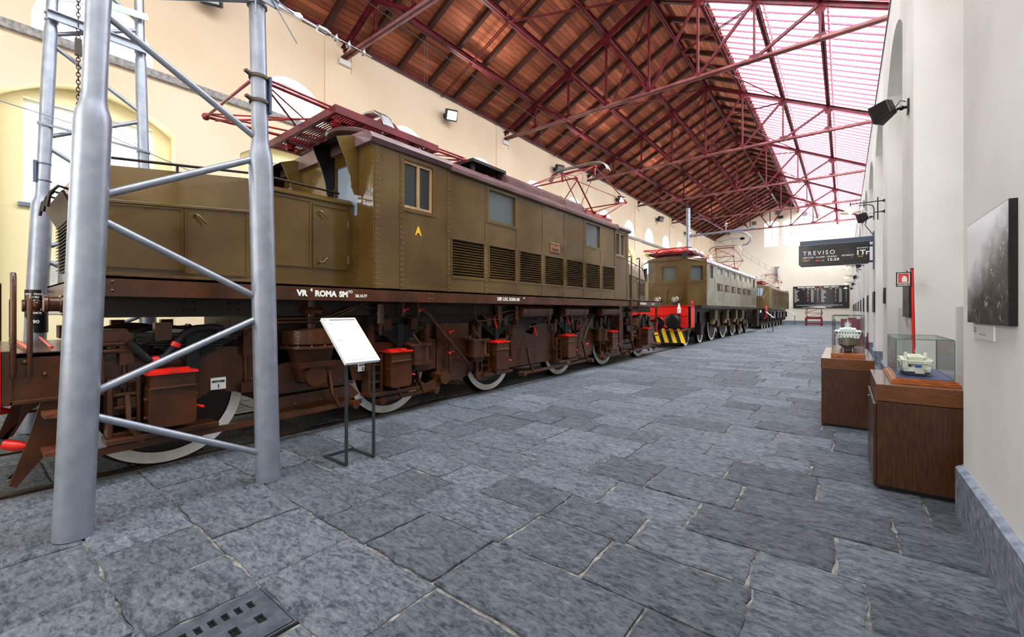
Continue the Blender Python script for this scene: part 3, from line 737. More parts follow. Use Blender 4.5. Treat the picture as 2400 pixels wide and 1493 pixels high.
# ============================================================ FIRST LOCOMOTIVE
def loco1():
    root = thing('electric_locomotive', (CX,6.92,0), 'glossy olive and brown electric locomotive with long low hoods, nearest the camera', 'locomotive', 'locomotives on the museum track')
    bx = 1.32; y0, y1 = 3.04, 10.78; zb, zt = 1.69, 3.46; m = M((CX,0,0))
    lou = [(4.36,5.05),(5.18,5.86),(6.0,6.66),(6.80,7.46),(7.60,8.28),(8.43,9.10),(9.25,9.90)]
    wins = [(3.50,3.98,2.76,3.38),(9.98,10.56,2.80,3.40),(5.17,5.85,2.875,3.36),(8.43,9.09,2.87,3.36)]
    rects = wins+[(a,b,1.92,2.46) for a, b in lou]
    for s in (1,-1): m.holes((s*bx,0,0),(0,1,0),(0,0,1),y0,y1,zb,zt,rects,.05,(s,0,0))
    fw = [(.48,.98,2.62,3.30),(-.98,-.48,2.62,3.30)]
    m.holes((0,y0,0),(1,0,0),(0,0,1),-bx,bx,zb,zt+.1,fw,.05,(0,-1,0)); m.holes((0,y1,0),(1,0,0),(0,0,1),-bx,bx,zb,zt+.1,fw,.05,(0,1,0))
    m.quad((-bx,y0,zb),(bx,y0,zb),(bx,y1,zb),(-bx,y1,zb)); m.quad((-bx,y0,zt),(bx,y0,zt),(bx,y1,zt),(-bx,y1,zt))
    seams = [3.10,3.47,4.29,5.11,5.93,6.73,7.53,8.35,9.17,9.94,10.70]
    for yq in seams:
        z2 = zt-.02; m.box(bx,bx+.006,yq-.035,yq+.035,zb,z2)
        zz = zb+.05
        while zz < z2:
            for d in (-.022,.022): m.rivet((bx+.006,yq+d,zz),(1,0,0),.009)
            zz += .068
    yy = y0+.05
    while yy < y1:
        m.rivet((bx,yy,zb+.035),(1,0,0),.008); yy += .075
    for a, b in lou:
        for k in range(8): m.rivet((bx+.004,a+.03+(b-a-.06)*k/7,1.895),(1,0,0),.008); m.rivet((bx+.004,a+.03+(b-a-.06)*k/7,2.485),(1,0,0),.008)
    for x in (1.28,1.05,-1.28):
        for k in range(26): m.rivet((x,y0,zb+.05+k*.068),(0,-1,0),.009)
    m.build('body', olive, root)
    # side windows
    for i, (a, b, c, d) in enumerate(wins):
        for s in (1,-1):
            f = M((CX,0,0)); X = s*bx
            f.box(X,X+s*.012,a-.05,a-.002,c-.05,d+.04); f.box(X,X+s*.012,b+.002,b+.05,c-.05,d+.04); f.box(X,X+s*.012,a-.002,b+.002,c-.05,c-.002); f.box(X,X+s*.012,a-.002,b+.002,d+.002,d+.04)
            if s > 0 and i < 2:
                for k in range(7): f.rivet((X+s*.012,a-.027,c+(d-c)*k/6),(s,0,0),.007); f.rivet((X+s*.012,b+.027,c+(d-c)*k/6),(s,0,0),.007)
            w = f.build('window', olive, root)
            if i < 2:
                g = M((CX,0,0)); mid = (a+b)/2
                for p, q, zz0, zz1 in ((a,b,c,c+.035),(a,b,d-.04,d),(mid-.02,mid+.025,c+.035,d-.04),(b-.035,b,c+.035,d-.04)): g.box(X-s*.03,X-s*.008,p,q,zz0,zz1)
                g.build('wooden_sash', woodlt, w)
            M((CX,0,0)).box(X-s*.045,X-s*.03,a,b,c,d).build('pane', glassdk if i < 2 else glassgr, w)
    # end windows under the scoop shades
    for sy, Y in ((-1,y0),(1,y1)):
        for a, b, c, d in fw:
            M((CX,0,0)).box(a,b,Y-sy*.04,Y-sy*.03,c,d).build('cab_pane', glassbl, root)
            v = M((CX,0,0)); out = Y+sy*.30
            prof = [(Y,3.58),(Y+sy*.12,3.58),(out,3.51),(out-sy*.05,3.40),(out-sy*.12,3.26),(out-sy*.17,3.10),(out-sy*.19,2.96),(Y+sy*.06,2.86),(Y,2.86)]
            xa, xb = a-.04, b+.04
            near = prof if abs(xb) > abs(xa) else prof
            for xq in (xa, xb):
                v.prism(prof, xq-.006, xq+.006)
            v.quad((xa,Y,3.58),(xb,Y,3.58),(xb,Y+sy*.12,3.58),(xa,Y+sy*.12,3.58)); v.quad((xa,Y+sy*.12,3.58),(xb,Y+sy*.12,3.58),(xb,out,3.51),(xa,out,3.51))
            o = v.build('window_shade', olive, root)
            k = M((CX,0,0)); k.quad((xa+.008,Y,3.572),(xb-.008,Y,3.572),(xb-.008,Y+sy*.12,3.572),(xa+.008,Y+sy*.12,3.572)); k.quad((xa+.008,Y+sy*.12,3.572),(xb-.008,Y+sy*.12,3.572),(xb-.008,out,3.502),(xa+.008,out,3.502))
            k.prism(prof, xa+.008, xa+.012); k.prism([(p[0],p[1]) for p in prof], xb-.012, xb-.008); k.build('black_lining', blackp, o)
    # louvres
    for a, b in lou:
        for s in (1,-1):
            f = M((CX,0,0)); X = s*bx
            f.box(X,X+s*.01,a-.025,a,1.89,2.49); f.box(X,X+s*.01,b,b+.025,1.89,2.49); f.box(X,X+s*.01,a,b,1.89,1.92); f.box(X,X+s*.01,a,b,2.46,2.49)
            n = 13
            for k in range(n):
                zc = 1.935+k*.0405; f.bar((X-s*.018,a,zc),(X-s*.018,b,zc),.045,.010,(s*.75,0,1))
            o = f.build('louvre_panel', olive, root)
            M((CX,0,0)).box(X-s*.052,X-s*.048,a,b,1.92,2.46).build('dark_backing', blackp, o)
    # number plate and letter
    p = M((CX,0,0)).box(bx,bx+.015,6.97,7.32,2.545,2.745).box(bx+.015,bx+.022,6.985,7.305,2.56,2.575).box(bx+.015,bx+.022,6.985,7.305,2.715,2.73)
    o = p.build('number_plate', copper, root, .004)
    t = M((CX,0,0)); txt(t,'E626.005',.075,(bx+.019,7.145,2.585),(0,1,0),(0,0,1),.002,1,'CENTER',.85); txt(t,'FS',.06,(bx+.019,7.145,2.66),(0,1,0),(0,0,1),.001,1,'CENTER'); t.build('plate_lettering', brownd, o)
    t = M((CX,0,0)); txt(t,'A',.15,(bx+.008,3.73,2.43),(0,1,0),(0,0,1),.007,1,'CENTER',.95); t.build('lettering', amber, root)
    # roof
    def roof_prof(w, zc): return [(-w-.06,zt-.03),(w+.06,zt-.03),(w+.07,zt+.03),(w-.01,zt+.10),(w-.16,zt+.19),(w-.5,zt+.27),(0,zt+.31),(-w+.5,zt+.27),(-w+.16,zt+.19),(-w+.01,zt+.10),(-w-.07,zt+.03)]
    m = M((CX,0,0)); m.prism([(-bx-.03,zt-.01),(bx+.03,zt-.01),(bx+.07,zt+.04),(bx+.03,zt+.11),(bx-.12,zt+.15),(bx-.5,zt+.17),(0,zt+.19),(-bx+.5,zt+.17),(-bx+.12,zt+.15),(-bx-.03,zt+.11),(-bx-.07,zt+.04)], y0-.06, 4.32, 'xz')
    m.prism(roof_prof(bx,0), 4.30, 10.05, 'xz')
    m.prism([(-bx-.03,zt-.01),(bx+.03,zt-.01),(bx+.07,zt+.04),(bx+.03,zt+.11),(bx-.12,zt+.15),(bx-.5,zt+.17),(0,zt+.19),(-bx+.5,zt+.17),(-bx+.12,zt+.15),(-bx-.03,zt+.11),(-bx-.07,zt+.04)], 10.05, y1+.06, 'xz')
    for q in (5.3,6.4,7.5,8.6,9.7): m.prism([(x*1.004,z+.006) for x, z in roof_prof(bx,0)], q-.02, q+.02, 'xz')
    m.build('roof', roofp, root, .006)
    m = M((CX,0,0)); m.prism([(-.9,zt+.15),(.9,zt+.15),(.92,zt+.40),(.82,zt+.50),(.45,zt+.60),(-.45,zt+.60),(-.82,zt+.50),(-.92,zt+.40)], 6.15, 9.1, 'xz')
    for q in (6.2,7.2,8.2,9.05): m.prism([(-.93,zt+.15),(.93,zt+.15),(.935,zt+.405),(.83,zt+.51),(.45,zt+.612),(-.45,zt+.612),(-.83,zt+.51),(-.935,zt+.405)], q-.015, q+.015, 'xz')
    m.build('roof_lantern', roofp, root, .008)
    m = M((CX,0,0)); m.box(-.85,.85,5.3,6.2,zt+.50,zt+.55); m.box(-.75,.75,5.35,6.1,zt+.2,zt+.30)
    for x in (-.75,.75):
        for q in (5.4,6.1): m.box(x-.03,x+.03,q-.03,q+.03,zt+.2,zt+.52)
    m.build('roof_vent_box', blackp, root)
    m = M((CX,0,0)); m.tube([(.75,4.1,zt+.2),(.75,4.1,zt+.42),(.75,4.16,zt+.47),(.75,4.26,zt+.44),(.75,4.5,zt+.2)],.014,8); m.tube([(.8,3.95,zt+.2),(.8,3.95,zt+.38),(.8,4.02,zt+.42),(.8,4.1,zt+.38),(.8,4.1,zt+.2)],.012,8)
    m.tube([(.5,9.2,zt+.25),(.5,9.2,zt+.42),(.5,9.4,zt+.5),(.5,9.65,zt+.45),(.5,9.72,zt+.25)],.03,10); m.build('roof_pipe', brownd, root)
    M((CX,0,0)).lathe([(0,.02),(.34,.02),(.36,.05),(.3,.09),(.1,.1),(0,.1)],(.62,3.22,zt+.22),n=28).build('roof_dome', roofp, root)
    M((CX,0,0)).lathe([(.05,0),(.05,.1),(.058,.1),(.058,.13),(.05,.13),(.05,.26),(.03,.28),(.012,.3),(0,.3)],(.72,3.62,zt+.2),n=14).build('whistle', silver, root)
    pantograph(root, 3.56, zt+.32, 'down', True); pantograph(root, 10.45, zt+.33, 'up')
    # hoods
    for sy, ys in ((-1, lambda q: q), (1, lambda q: 13.82-q)):
        hx = .87; h = M((CX,0,0))
        def ring(q, zs, zt2, xt): return [(-hx,ys(q),zb),(hx,ys(q),zb),(hx,ys(q),zs),(xt,ys(q),zt2),(-xt,ys(q),zt2),(-hx,ys(q),zs)]
        for (a, b) in ((ring(.62,2.335,2.66,.80), ring(1.93,2.455,2.84,.80)), (ring(1.93,2.735,2.80,.80), ring(3.05,2.755,2.83,.80))):
            h.add(a+b, [tuple(range(6)),tuple(range(6,12))[::-1]]+[(i,(i+1)%6,6+(i+1)%6,6+i) for i in range(6)])
        for s in (1,-1):
            h.bar((s*(hx+.008),ys(.62),2.34),(s*(hx+.008),ys(1.93),2.465),.03,.025); h.bar((s*(hx+.008),ys(1.93),2.74),(s*(hx+.008),ys(3.04),2.76),.03,.03)
            h.box(s*hx,s*(hx+.015),ys(.62),ys(3.04),zb,zb+.05)
            for k in range(9): h.rivet((s*.99,ys(3.035),1.8+.11*k),(0,sy,0),.008)
        hood = h.build('hood', olive, root, .008)
        for a, b, z0, z1, sl in ((.68,1.27,1.80,2.32,.1),(1.29,1.82,1.78,2.40,.09),(2.0,2.49,1.93,2.70,.0),(2.53,2.96,1.93,2.68,0)):
            for s in (1,-1):
                d = M((CX,0,0)); t = .012
                for (p, q) in (((a,z0),(b,z0)),((b,z0),(b,z1+sl*(b-a))),((a,z0),(a,z1)),((a,z1),(b,z1+sl*(b-a)))):
                    d.bar((s*(hx+.006),ys(p[0]),p[1]),(s*(hx+.006),ys(q[0]),q[1]),.014,.022,(1,0,0))
                d.prism([(ys(a),z0),(ys(b),z0),(ys(b),z1+sl*(b-a)),(ys(a),z1)], s*(hx+.001),s*(hx+.006))
                dr = d.build('access_door', olive, hood)
                if a in (1.29,2.53):
                    kz = [(z1-.06, a+.08)] if a < 2 else [(z1-.08,a+.07),(z0+.07,a+.07)]
                    for z, yq in kz: kk = M((CX,0,0)); kk.tube([(s*hx,ys(yq),z),(s*(hx+.06),ys(yq),z),(s*(hx+.065),ys(yq+.02),z-.02),(s*(hx+.065),ys(yq+.08),z-.08 if z > 2.2 else z+.05)],.012,8); kk.build('door_handle', olive, dr)
                    if a > 2:
                        for z in (2.05,2.5): hg = M((CX,0,0)); hg.tube([(s*(hx+.012),ys(b+.02),z-.05),(s*(hx+.012),ys(b+.02),z+.05)],.012,8); hg.build('hinge', olive, dr)
        for s in (1,-1):
            r = M((CX,0,0)); r.tube([(s*.80,ys(.66),2.73),(s*.80,ys(1.2),2.80),(s*.80,ys(1.95),2.90),(s*.80,ys(2.9),2.89)],.013,8)
            for q, z in ((.7,2.67),(1.25,2.72),(1.95,2.83),(2.85,2.85)): r.tube([(s*.79,ys(q),z-.02),(s*.80,ys(q),z+.09)],.012,8)
            r.build('hood_handrail', brownd, root)
        if sy > 0:
            for s in (1,-1):
                f = M((CX,0,0)); X = s*(hx+.012); a, b = ys(1.15), ys(.74)
                f.box(X,X+s*.012,a-.02,a,1.84,2.30); f.box(X,X+s*.012,b,b+.02,1.84,2.30); f.box(X,X+s*.012,a,b,1.84,1.865); f.box(X,X+s*.012,a,b,2.275,2.30)
                for k in range(10): f.bar((X+s*.004,a,1.885+k*.041),(X+s*.004,b,1.885+k*.041),.04,.008,(s*.75,0,1))
                f.build('louvre_panel', olive, hood)
        g = M((CX,0,0)); Y = ys(.61)
        g.box(-.6,.6,Y-.01,Y+.01,1.8,2.28)
        for k in range(14): g.bar((-.58,Y+sy*.02,1.83+k*.033),(.58,Y+sy*.02,1.83+k*.033),.03,.008,(0,sy*.7,1))
        g.build('end_grille', blackp, root)
        g = M((CX,0,0))
        for k in range(3): g.tube([(-.35+.3*k,Y,2.52),(-.35+.3*k,Y+sy*.09,2.54),(-.35+.3*k,Y+sy*.14,2.47),(-.35+.3*k,Y+sy*.16,2.34)],.013,8)
        g.bar((-.6,Y+sy*.05,2.34),(.6,Y+sy*.05,2.34),.02,.22,(0,sy*.5,1))
        g.build('cable_socket', brownd, root)
    # sole bar with stencilled lettering
    m = M((CX,0,0))
    for s in (1,-1): m.box(s*bx,s*(bx-.02),.58,13.40,1.53,1.69); m.box(s*bx,s*(bx-.12),.58,13.40,1.67,1.695)
    m.box(-bx,bx,.58,.60,1.53,1.69); m.box(-bx,bx,13.38,13.40,1.53,1.69); m.box(-bx,bx,.58,13.40,1.675,1.69)
    for q in (.68,3.95,6.4,6.95,7.9,8.55,9.6,10.2,11.3):
        for d in (-.03,.03):
            for z in (1.575,1.645): m.rivet((bx,q+d,z),(1,0,0),.013)
    m.build('sole_bar', brown, root)
    t = M((CX,0,0)); X = bx+.004
    txt(t,'VR',.085,(X,2.13,1.575),(0,1,0),(0,0,1),.005); txt(t,'4',.045,(X,2.27,1.625),(0,1,0),(0,0,1),.003); txt(t,'ROMA',.085,(X,2.32,1.575),(0,1,0),(0,0,1),.005); txt(t,'SM',.085,(X,2.60,1.575),(0,1,0),(0,0,1),.005); txt(t,'TO',.04,(X,2.71,1.62),(0,1,0),(0,0,1),.002); txt(t,'28.10.77',.045,(X,2.80,1.575),(0,1,0),(0,0,1),.002)
    txt(t,'DEP. LOC. ROMA SM',.072,(X,5.38,1.585),(0,1,0),(0,0,1),.004,1,'LEFT',.92); txt(t,'TO',.035,(X,6.10,1.625),(0,1,0),(0,0,1),.002)
    txt(t,'VR ROMA SM',.08,(X,11.6,1.585),(0,1,0),(0,0,1),.004); txt(t,'28.10.77',.07,(X,12.5,1.585),(0,1,0),(0,0,1),.003); t.build('lettering', letter_m, root)
    for s in (1,-1): M((CX,0,0)).lathe([(0,-.13),(.062,-.13),(.068,-.11),(.058,-.10),(.058,-.05),(.068,-.04),(.068,-.02),(.06,0)],(s*1.0,.50,1.47),(0,1,0),20).build('cable_socket', brown, root)
    # underframe beam and inner frames
    m = M((CX,0,0))
    for s in (1,-1):
        m.box(s*.93,s*.98,.66,13.3,1.37,1.54); m.box(s*.86,s*1.0,.66,13.3,1.36,1.385)
        for q in (1.25,1.33,1.62,1.7):
            for z in (1.43,1.49): m.rivet((s*.98,q,z),(s,0,0),.016)
    m.box(-.86,.86,1.95,12.0,1.02,1.54); m.box(-.93,.93,.66,.76,1.38,1.54); m.box(-.93,.93,13.2,13.3,1.38,1.54)
    m.build('underframe', brownd, root)
    m = M((CX,0,0))
    for a, b in ((.75,1.95),(2.05,4.1),(4.9,9.2),(9.7,11.8),(12.0,13.5)): m.box(-.62,-.56,a,b,.5,1.2); m.box(.56,.62,a,b,.5,1.2); m.box(-.5,.5,a+.1,b-.1,.35,1.05)
    m.build('traction_gear', brownd, root)
    AX = [1.18,3.63,5.77,8.15,10.35,12.82]
    for y in AX: wheelset(root, y, .625)
    # outer frame plates with rivets
    def plate(poly, rv, s=1, name='frame_plate'):
        m = M((CX,0,0)); m.prism(poly, s*.885, s*.92)
        for p in rv: m.rivet((s*.92,p[0],p[1]),(s,0,0),.017)
        m.build(name, brown, root)
    for s in (1,-1):
        for ys in (lambda q: q, lambda q: 13.98-q):
            c = lambda pts: [(ys(a),b) for a, b in pts]
            arcp = [(1.18+.45*math.cos(t), .50+.30*math.sin(t)*.6) for t in [PI*(k/8) for k in range(9)]]
            plate(c([(.72,.52),(.72,1.0),(1.0,1.02),(1.45,1.0),(1.62,1.06),(1.9,1.04),(1.95,.55),(1.66,.60),(1.5,.64),(1.35,.55)]), c([(1.75,.9),(1.85,.7)]), s)
            plate(c([(1.95,.50),(1.95,.78),(2.2,.84),(2.55,.84),(2.95,.80),(3.02,.50)]), c([(2.05,.56),(2.2,.55),(2.45,.55),(2.65,.55),(2.85,.56)]), s)
            plate(c([(1.9,.30),(1.9,.46),(3.0,.48),(3.1,.36),(2.95,.28)]), c([(2.0,.36),(2.3,.36),(2.6,.36),(2.8,.36)]), s)
            plate(c([(2.95,.55),(2.95,1.02),(3.3,1.0),(3.75,.98),(4.25,1.02),(4.4,.98),(4.4,.55),(4.0,.5),(3.3,.5)]), c([(3.05,.92),(3.05,.7)]), s)
            plate(c([(4.42,.42),(4.42,1.22),(5.12,1.22),(5.12,.36),(4.9,.30),(4.5,.34)]), c([(4.55+.12*(k%4),.5+.17*(k//4)) for k in range(20)]), s)
            plate(c([(5.12,.40),(5.12,.92),(6.1,.92),(6.1,.52),(5.9,.42)]), c([(6.0,.6),(6.0,.75)]), s)
        plate([(6.1,.36),(6.1,1.15),(6.6,1.15),(6.75,.98),(6.95,.94),(7.1,1.15),(7.8,1.15),(7.8,.36)], [(6.3+.16*k,.45) for k in range(9)]+[(6.3+.16*k,.62) for k in range(9)]+[(6.5+.14*k,.8) for k in range(6)], s)
        for y in AX: gear_case(root, y-.05, s)
        for y in (3.97,5.22,10.0-.0): brake_cylinder(root, y-.0 if y < 9 else 9.75, s)
    for y in (1.32,3.70,5.77,8.15,10.3,12.7): leaf_spring(root, y, 1.08)
    # bolster pads
    for s in (1,-1):
        for y in (2.45,11.53):
            m = M((CX,0,0)); c = (s*.98,y,0)
            m.lathe([(.05,1.22),(.05,1.54)],c,n=12); m.lathe([(.12,1.38),(.14,1.42),(.12,1.46)],c,n=16); m.lathe([(.26,1.02),(.30,1.05),(.30,1.2),(.22,1.22),(0,1.22)],c,n=26); m.lathe([(0,1.0),(.32,1.0),(.32,1.03),(.26,1.03)],c,n=26)
            for k in range(14): m.rivet((c[0]+.31*math.cos(k*.449),y+.31*math.sin(k*.449),1.03),(0,0,1),.016)
            m.prism([(y-.24,1.0),(y+.24,1.0),(y+.14,.62),(y-.14,.62)], s*.92,s*1.06); m.box(s*.9,s*1.14,y-.2,y+.2,.78,.84); m.lathe([(0,.06),(.12,.06),(.13,0)],(s*1.06,y,.68),(s,0,0),20)
            m.build('bolster', brown, root, .005)
    # brake rigging along the wheels
    for s in (1,-1):
        for a, b, z in ((.5,3.05,.27),(3.2,4.35,.25),(6.3,9.25,.24),(9.6,11.2,.26),(11.3,13.5,.27)):
            m = M((CX,0,0)); m.bar((s*1.06,a,z),(s*1.06,b,z+.02),.03,.055)
            for q in (a+.12,b-.12): m.tube([(s*1.0,q,z),(s*1.14,q,z)],.045,10)
            for q in (a+.35,b-.4):
                m.bar((s*1.0,q,.7),(s*1.08,q,z+.16),.05,.03,(0,1,0)); m.bar((s*1.08,q,z+.18),(s*1.07,q+.1,z),.05,.03,(0,1,0)); 
            m.build('brake_rod', brown, root)
    # air tanks, pipes, cocks
    for a, b in ((6.27,7.22),(7.78,8.72),(9.5,10.45)):
        for s in (1,-1):
            m = M((CX,0,0)); c = (s*1.12,0,1.40)
            m.lathe([(0,-.03),(.08,-.02),(.115,.0),(.115,b-a),(.08,b-a+.02),(0,b-a+.03)],(c[0],a,c[2]),(0,1,0),24)
            for q in (a+.14,b-.14): m.ring((c[0],q-.015,c[2]),(0,1,0),.114,.122,.03,24); m.box(c[0]-.012,c[0]+.012,q-.015,q+.015,1.5,1.56)
            m.build('air_tank', brown, root)
    def pipes(lst, mt=brown, name='pipe', r=.014):
        for pts in lst:
            m = M((CX,0,0)); m.tube(pts, r, 8); m.build(name, mt, root)
    pipes([[(1.05,1.75,1.33),(1.05,2.5,1.33),(1.05,2.65,1.36),(1.05,2.95,1.47)],[(1.05,1.75,1.29),(1.05,2.52,1.29),(1.05,2.68,1.33),(1.05,3.0,1.46)],
           [(1.08,5.3,1.48),(1.08,5.32,1.33),(1.08,5.4,1.27),(1.08,5.85,1.27),(1.08,5.95,1.33),(1.08,6.2,1.36)],[(1.08,5.55,1.27),(1.08,5.7,1.38),(1.08,6.1,1.42),(1.08,6.25,1.42)],
           [(1.08,5.1,1.5),(1.08,5.12,1.28),(1.08,5.16,1.25),(1.08,5.4,1.25)],[(1.08,7.25,1.38),(1.08,7.3,1.30),(1.08,7.1,1.15),(1.08,6.6,1.1)],[(1.08,8.75,1.4),(1.08,8.85,1.3),(1.08,8.5,1.22),(1.08,8.2,1.22)],
           [(1.0,3.05,1.5),(1.0,3.2,1.45),(1.0,3.45,1.46)]])
    pipes([[(1.06,4.02,1.42),(1.06,4.15,1.36),(1.06,4.45,1.05),(1.04,4.8,.75),(1.0,5.05,.55)],[(1.0,4.63,1.0),(1.0,4.63,.35)],[(1.06,8.9,1.25),(1.05,8.75,1.0),(1.05,8.6,.7),(1.0,8.55,.3)],[(1.06,9.25,1.3),(1.05,9.1,1.15),(1.05,8.85,.75)]], brown, 'sand_pipe', .024)
    pipes([[(1.0,.62,1.14),(1.0,.9,1.14)],[(1.0,.62,1.08),(1.0,.92,1.08)],[(1.02,1.5,1.22),(1.02,1.75,1.23),(1.02,1.86,1.27),(1.02,1.88,1.36),(1.02,1.95,1.42),(1.02,2.05,1.43)]], brown, 'brake_pipe', .022)
    pipes([[(1.05,.86,1.16),(1.06,.91,1.08),(1.08,.97,1.0),(1.08,1.03,.98),(1.08,1.10,1.02),(1.07,1.17,1.11),(1.06,1.23,1.20),(1.05,1.32,1.25),(1.03,1.46,1.26),(1.02,1.55,1.24)]], rubber, 'brake_hose', .034)
    for p, q in (((1.08,1.00,.985),(1.08,1.045,.985)),((1.07,1.16,1.095),(1.07,1.18,1.13))): M((CX,0,0)).tube([p,q],.039,10).build('red_hose_band', redb, root)
    m = M((CX,0,0))
    for p in ((1.09,3.68,1.42),(1.09,3.95,1.42),(1.0,4.62,1.08),(1.0,4.62,.76),(1.0,8.7,1.05),(1.05,8.95,.62)): m = M((CX,0,0)); m.sphere(p,.028,8); m.tube([p,(p[0]+.02,p[1]+.07,p[2]+.03)],.012,6); m.build('red_cock', redb, root)
    for p in ((1.1,5.56,1.28),(1.1,6.75,1.1),(1.1,8.0,1.28)): M((CX,0,0)).bar(p,(p[0]+.01,p[1]+.07,p[2]-.17),.02,.02).build('red_cock', redb, root)
    m = M((CX,0,0))
    for y in (3.32,5.75,6.25,7.32,8.85):
        m = M((CX,0,0)); m.lathe([(.05,1.5),(.05,1.4),(.062,1.4),(.062,1.36),(.05,1.36),(.055,1.25),(.03,1.2),(.02,1.1),(0,1.1)],(1.06,y,0),n=14); m.build('drain_pot', brown, root)
    for y in (3.66,3.93): M((CX,0,0)).box(1.06,1.1,y-.02,y+.02,1.34,1.54).build('pipe_bracket', brown, root)
    m = M((CX,0,0)); m.box(.925,.935,1.48,1.61,.64,.755); o = m.build('motor_plate', white, root)
    t = M((CX,0,0)); txt(t,'MOTORE',.026,(.938,1.545,.71),(0,1,0),(0,0,1),.0015,1,'CENTER'); txt(t,'1',.05,(.938,1.545,.655),(0,1,0),(0,0,1),.002,1,'CENTER'); t.build('plate_lettering', blackp, o)
    m = M((CX,0,0)); m.box(.925,.935,3.08,3.21,.64,.755); o = m.build('motor_plate', white, root)
    t = M((CX,0,0)); txt(t,'MOTORE',.026,(.938,3.145,.71),(0,1,0),(0,0,1),.0015,1,'CENTER'); txt(t,'2',.05,(.938,3.145,.655),(0,1,0),(0,0,1),.002,1,'CENTER'); t.build('plate_lettering', blackp, o)
    m = M((CX,0,0)); m.box(.925,.935,7.68,7.78,.60,.70); o = m.build('motor_plate', white, root)
    t = M((CX,0,0)); txt(t,'7',.07,(.938,7.73,.625),(0,1,0),(0,0,1),.002,1,'CENTER'); t.build('plate_lettering', blackp, o)
    # bogie ends: headstock, buffers, hook gear, guard irons, steps, rails
    for sy, ys in ((-1, lambda q: q), (1, lambda q: 13.98-q)):
        m = M((CX,0,0))
        m.box(-1.0,1.0,ys(.16),ys(.22),.72,1.12); m.box(-.98,.98,ys(.2),ys(.75),1.06,1.10)
        for s in (1,-1):
            m.box(s*.94,s*.98,ys(.2),ys(.72),.74,1.10); m.box(s*.9,s*1.0,ys(.2),ys(.72),.72,.75)
            for k in range(5): m.rivet((s*.98,ys(.28+.1*k),1.03-.1*(k%3)),(s,0,0),.022)
            m.box(s*.80,s*1.0,ys(.62),ys(.86),1.12,1.26)
        m.build('headstock', brown, root, .006)
        m = M((CX,0,0)); m.box(-1.02,1.02,ys(.12),ys(.16),.70,1.14)
        m.tube([(-1.0,ys(.3),1.13),(.97,ys(.3),1.13)],.015,8); m.tube([(-.97,ys(.5),1.13),(.95,ys(.42),1.13)],.012,8); m.build('red_buffer_beam', redb, root)
        for s in (1,-1):
            m = M((CX,0,0)); m.lathe([(.13,0),(.13,.1),(.09,.12),(.09,.42),(.21,.43),(.22,.46),(.15,.49),(0,.5)],(s*.875,ys(.12),.98),(0,sy,0),28); m.build('buffer', blackp, root)
            m = M((CX,0,0)); m.prism([(ys(.38),.62),(ys(.46),.62),(ys(.42),.42),(ys(.30),.16),(ys(.20),.02+.10),(ys(.24),.10),(ys(.34),.3)], s*.75,s*.80)
            m.prism([(ys(.36),.72),(ys(.62),.72),(ys(.60),.5),(ys(.42),.36),(ys(.24),.10),(ys(.20),.12),(ys(.30),.45)], s*.93,s*.955); m.build('guard_iron', brown, root)
            for z in (.34,.62): M((CX,0,0)).box(s*.95,s*1.2,ys(.36),ys(.62),z,z+.03).build('wooden_step', mat_step, root)
            m = M((CX,0,0))
            for q, z1 in ((.22,1.66),(.30,1.50)): m.tube([(s*1.0,ys(q),.92),(s*1.03,ys(q),1.05),(s*1.03,ys(q),z1),(s*1.0,ys(q),z1+.03)],.016,8)
            m.build('grab_rail', brown, root)
            m = M((CX,0,0)); m.tube([(s*.80,ys(.15),.70),(s*.80,ys(.10),.58),(s*.84,ys(.12),.47),(s*.88,ys(.19),.42)],.033,10); m.build('air_hose', rubber, root)
            m = M((CX,0,0)); m.tube([(s*.88,ys(.18),.425),(s*.91,ys(.24),.40),(s*.93,ys(.30),.385)],[.036,.04,.016],10); m.build('red_hose_end', redb, root)
        m = M((CX,0,0)); m.box(-.06,.06,ys(.12),ys(-.08),.9,1.02); m.tube([(0,ys(-.08),.98),(0,ys(-.2),.95),(0,ys(-.24),.86),(0,ys(-.15),.80)],.035,10)
        for k in range(3): m.tube([(-.04,ys(-.12),.75-.14*k),(.04,ys(-.12),.75-.14*k),(.04,ys(-.12),.63-.14*k),(-.04,ys(-.12),.63-.14*k)],.018,8,closed=True)
        m.build('draw_hook', blackp, root)
    # rear ladder beside the cab
    m = M((CX,0,0))
    for q, x in ((10.93,1.34),(11.5,1.34)): m.tube([(x-.08,q,2.85),(x,q,2.87),(x,q,2.8),(x,q,.62)],.018,8)
    for z in (.72,1.05,1.38): m.box(1.1,1.36,10.95,11.25,z,z+.025)
    m.box(1.0,1.12,10.66,10.9,.45,1.54); m.build('cab_ladder', brown, root)
mat_step = mat('worn_wooden_step', (120,72,44), .5, var=.4, vscale=20, dark=(86,46,26))
loco1()

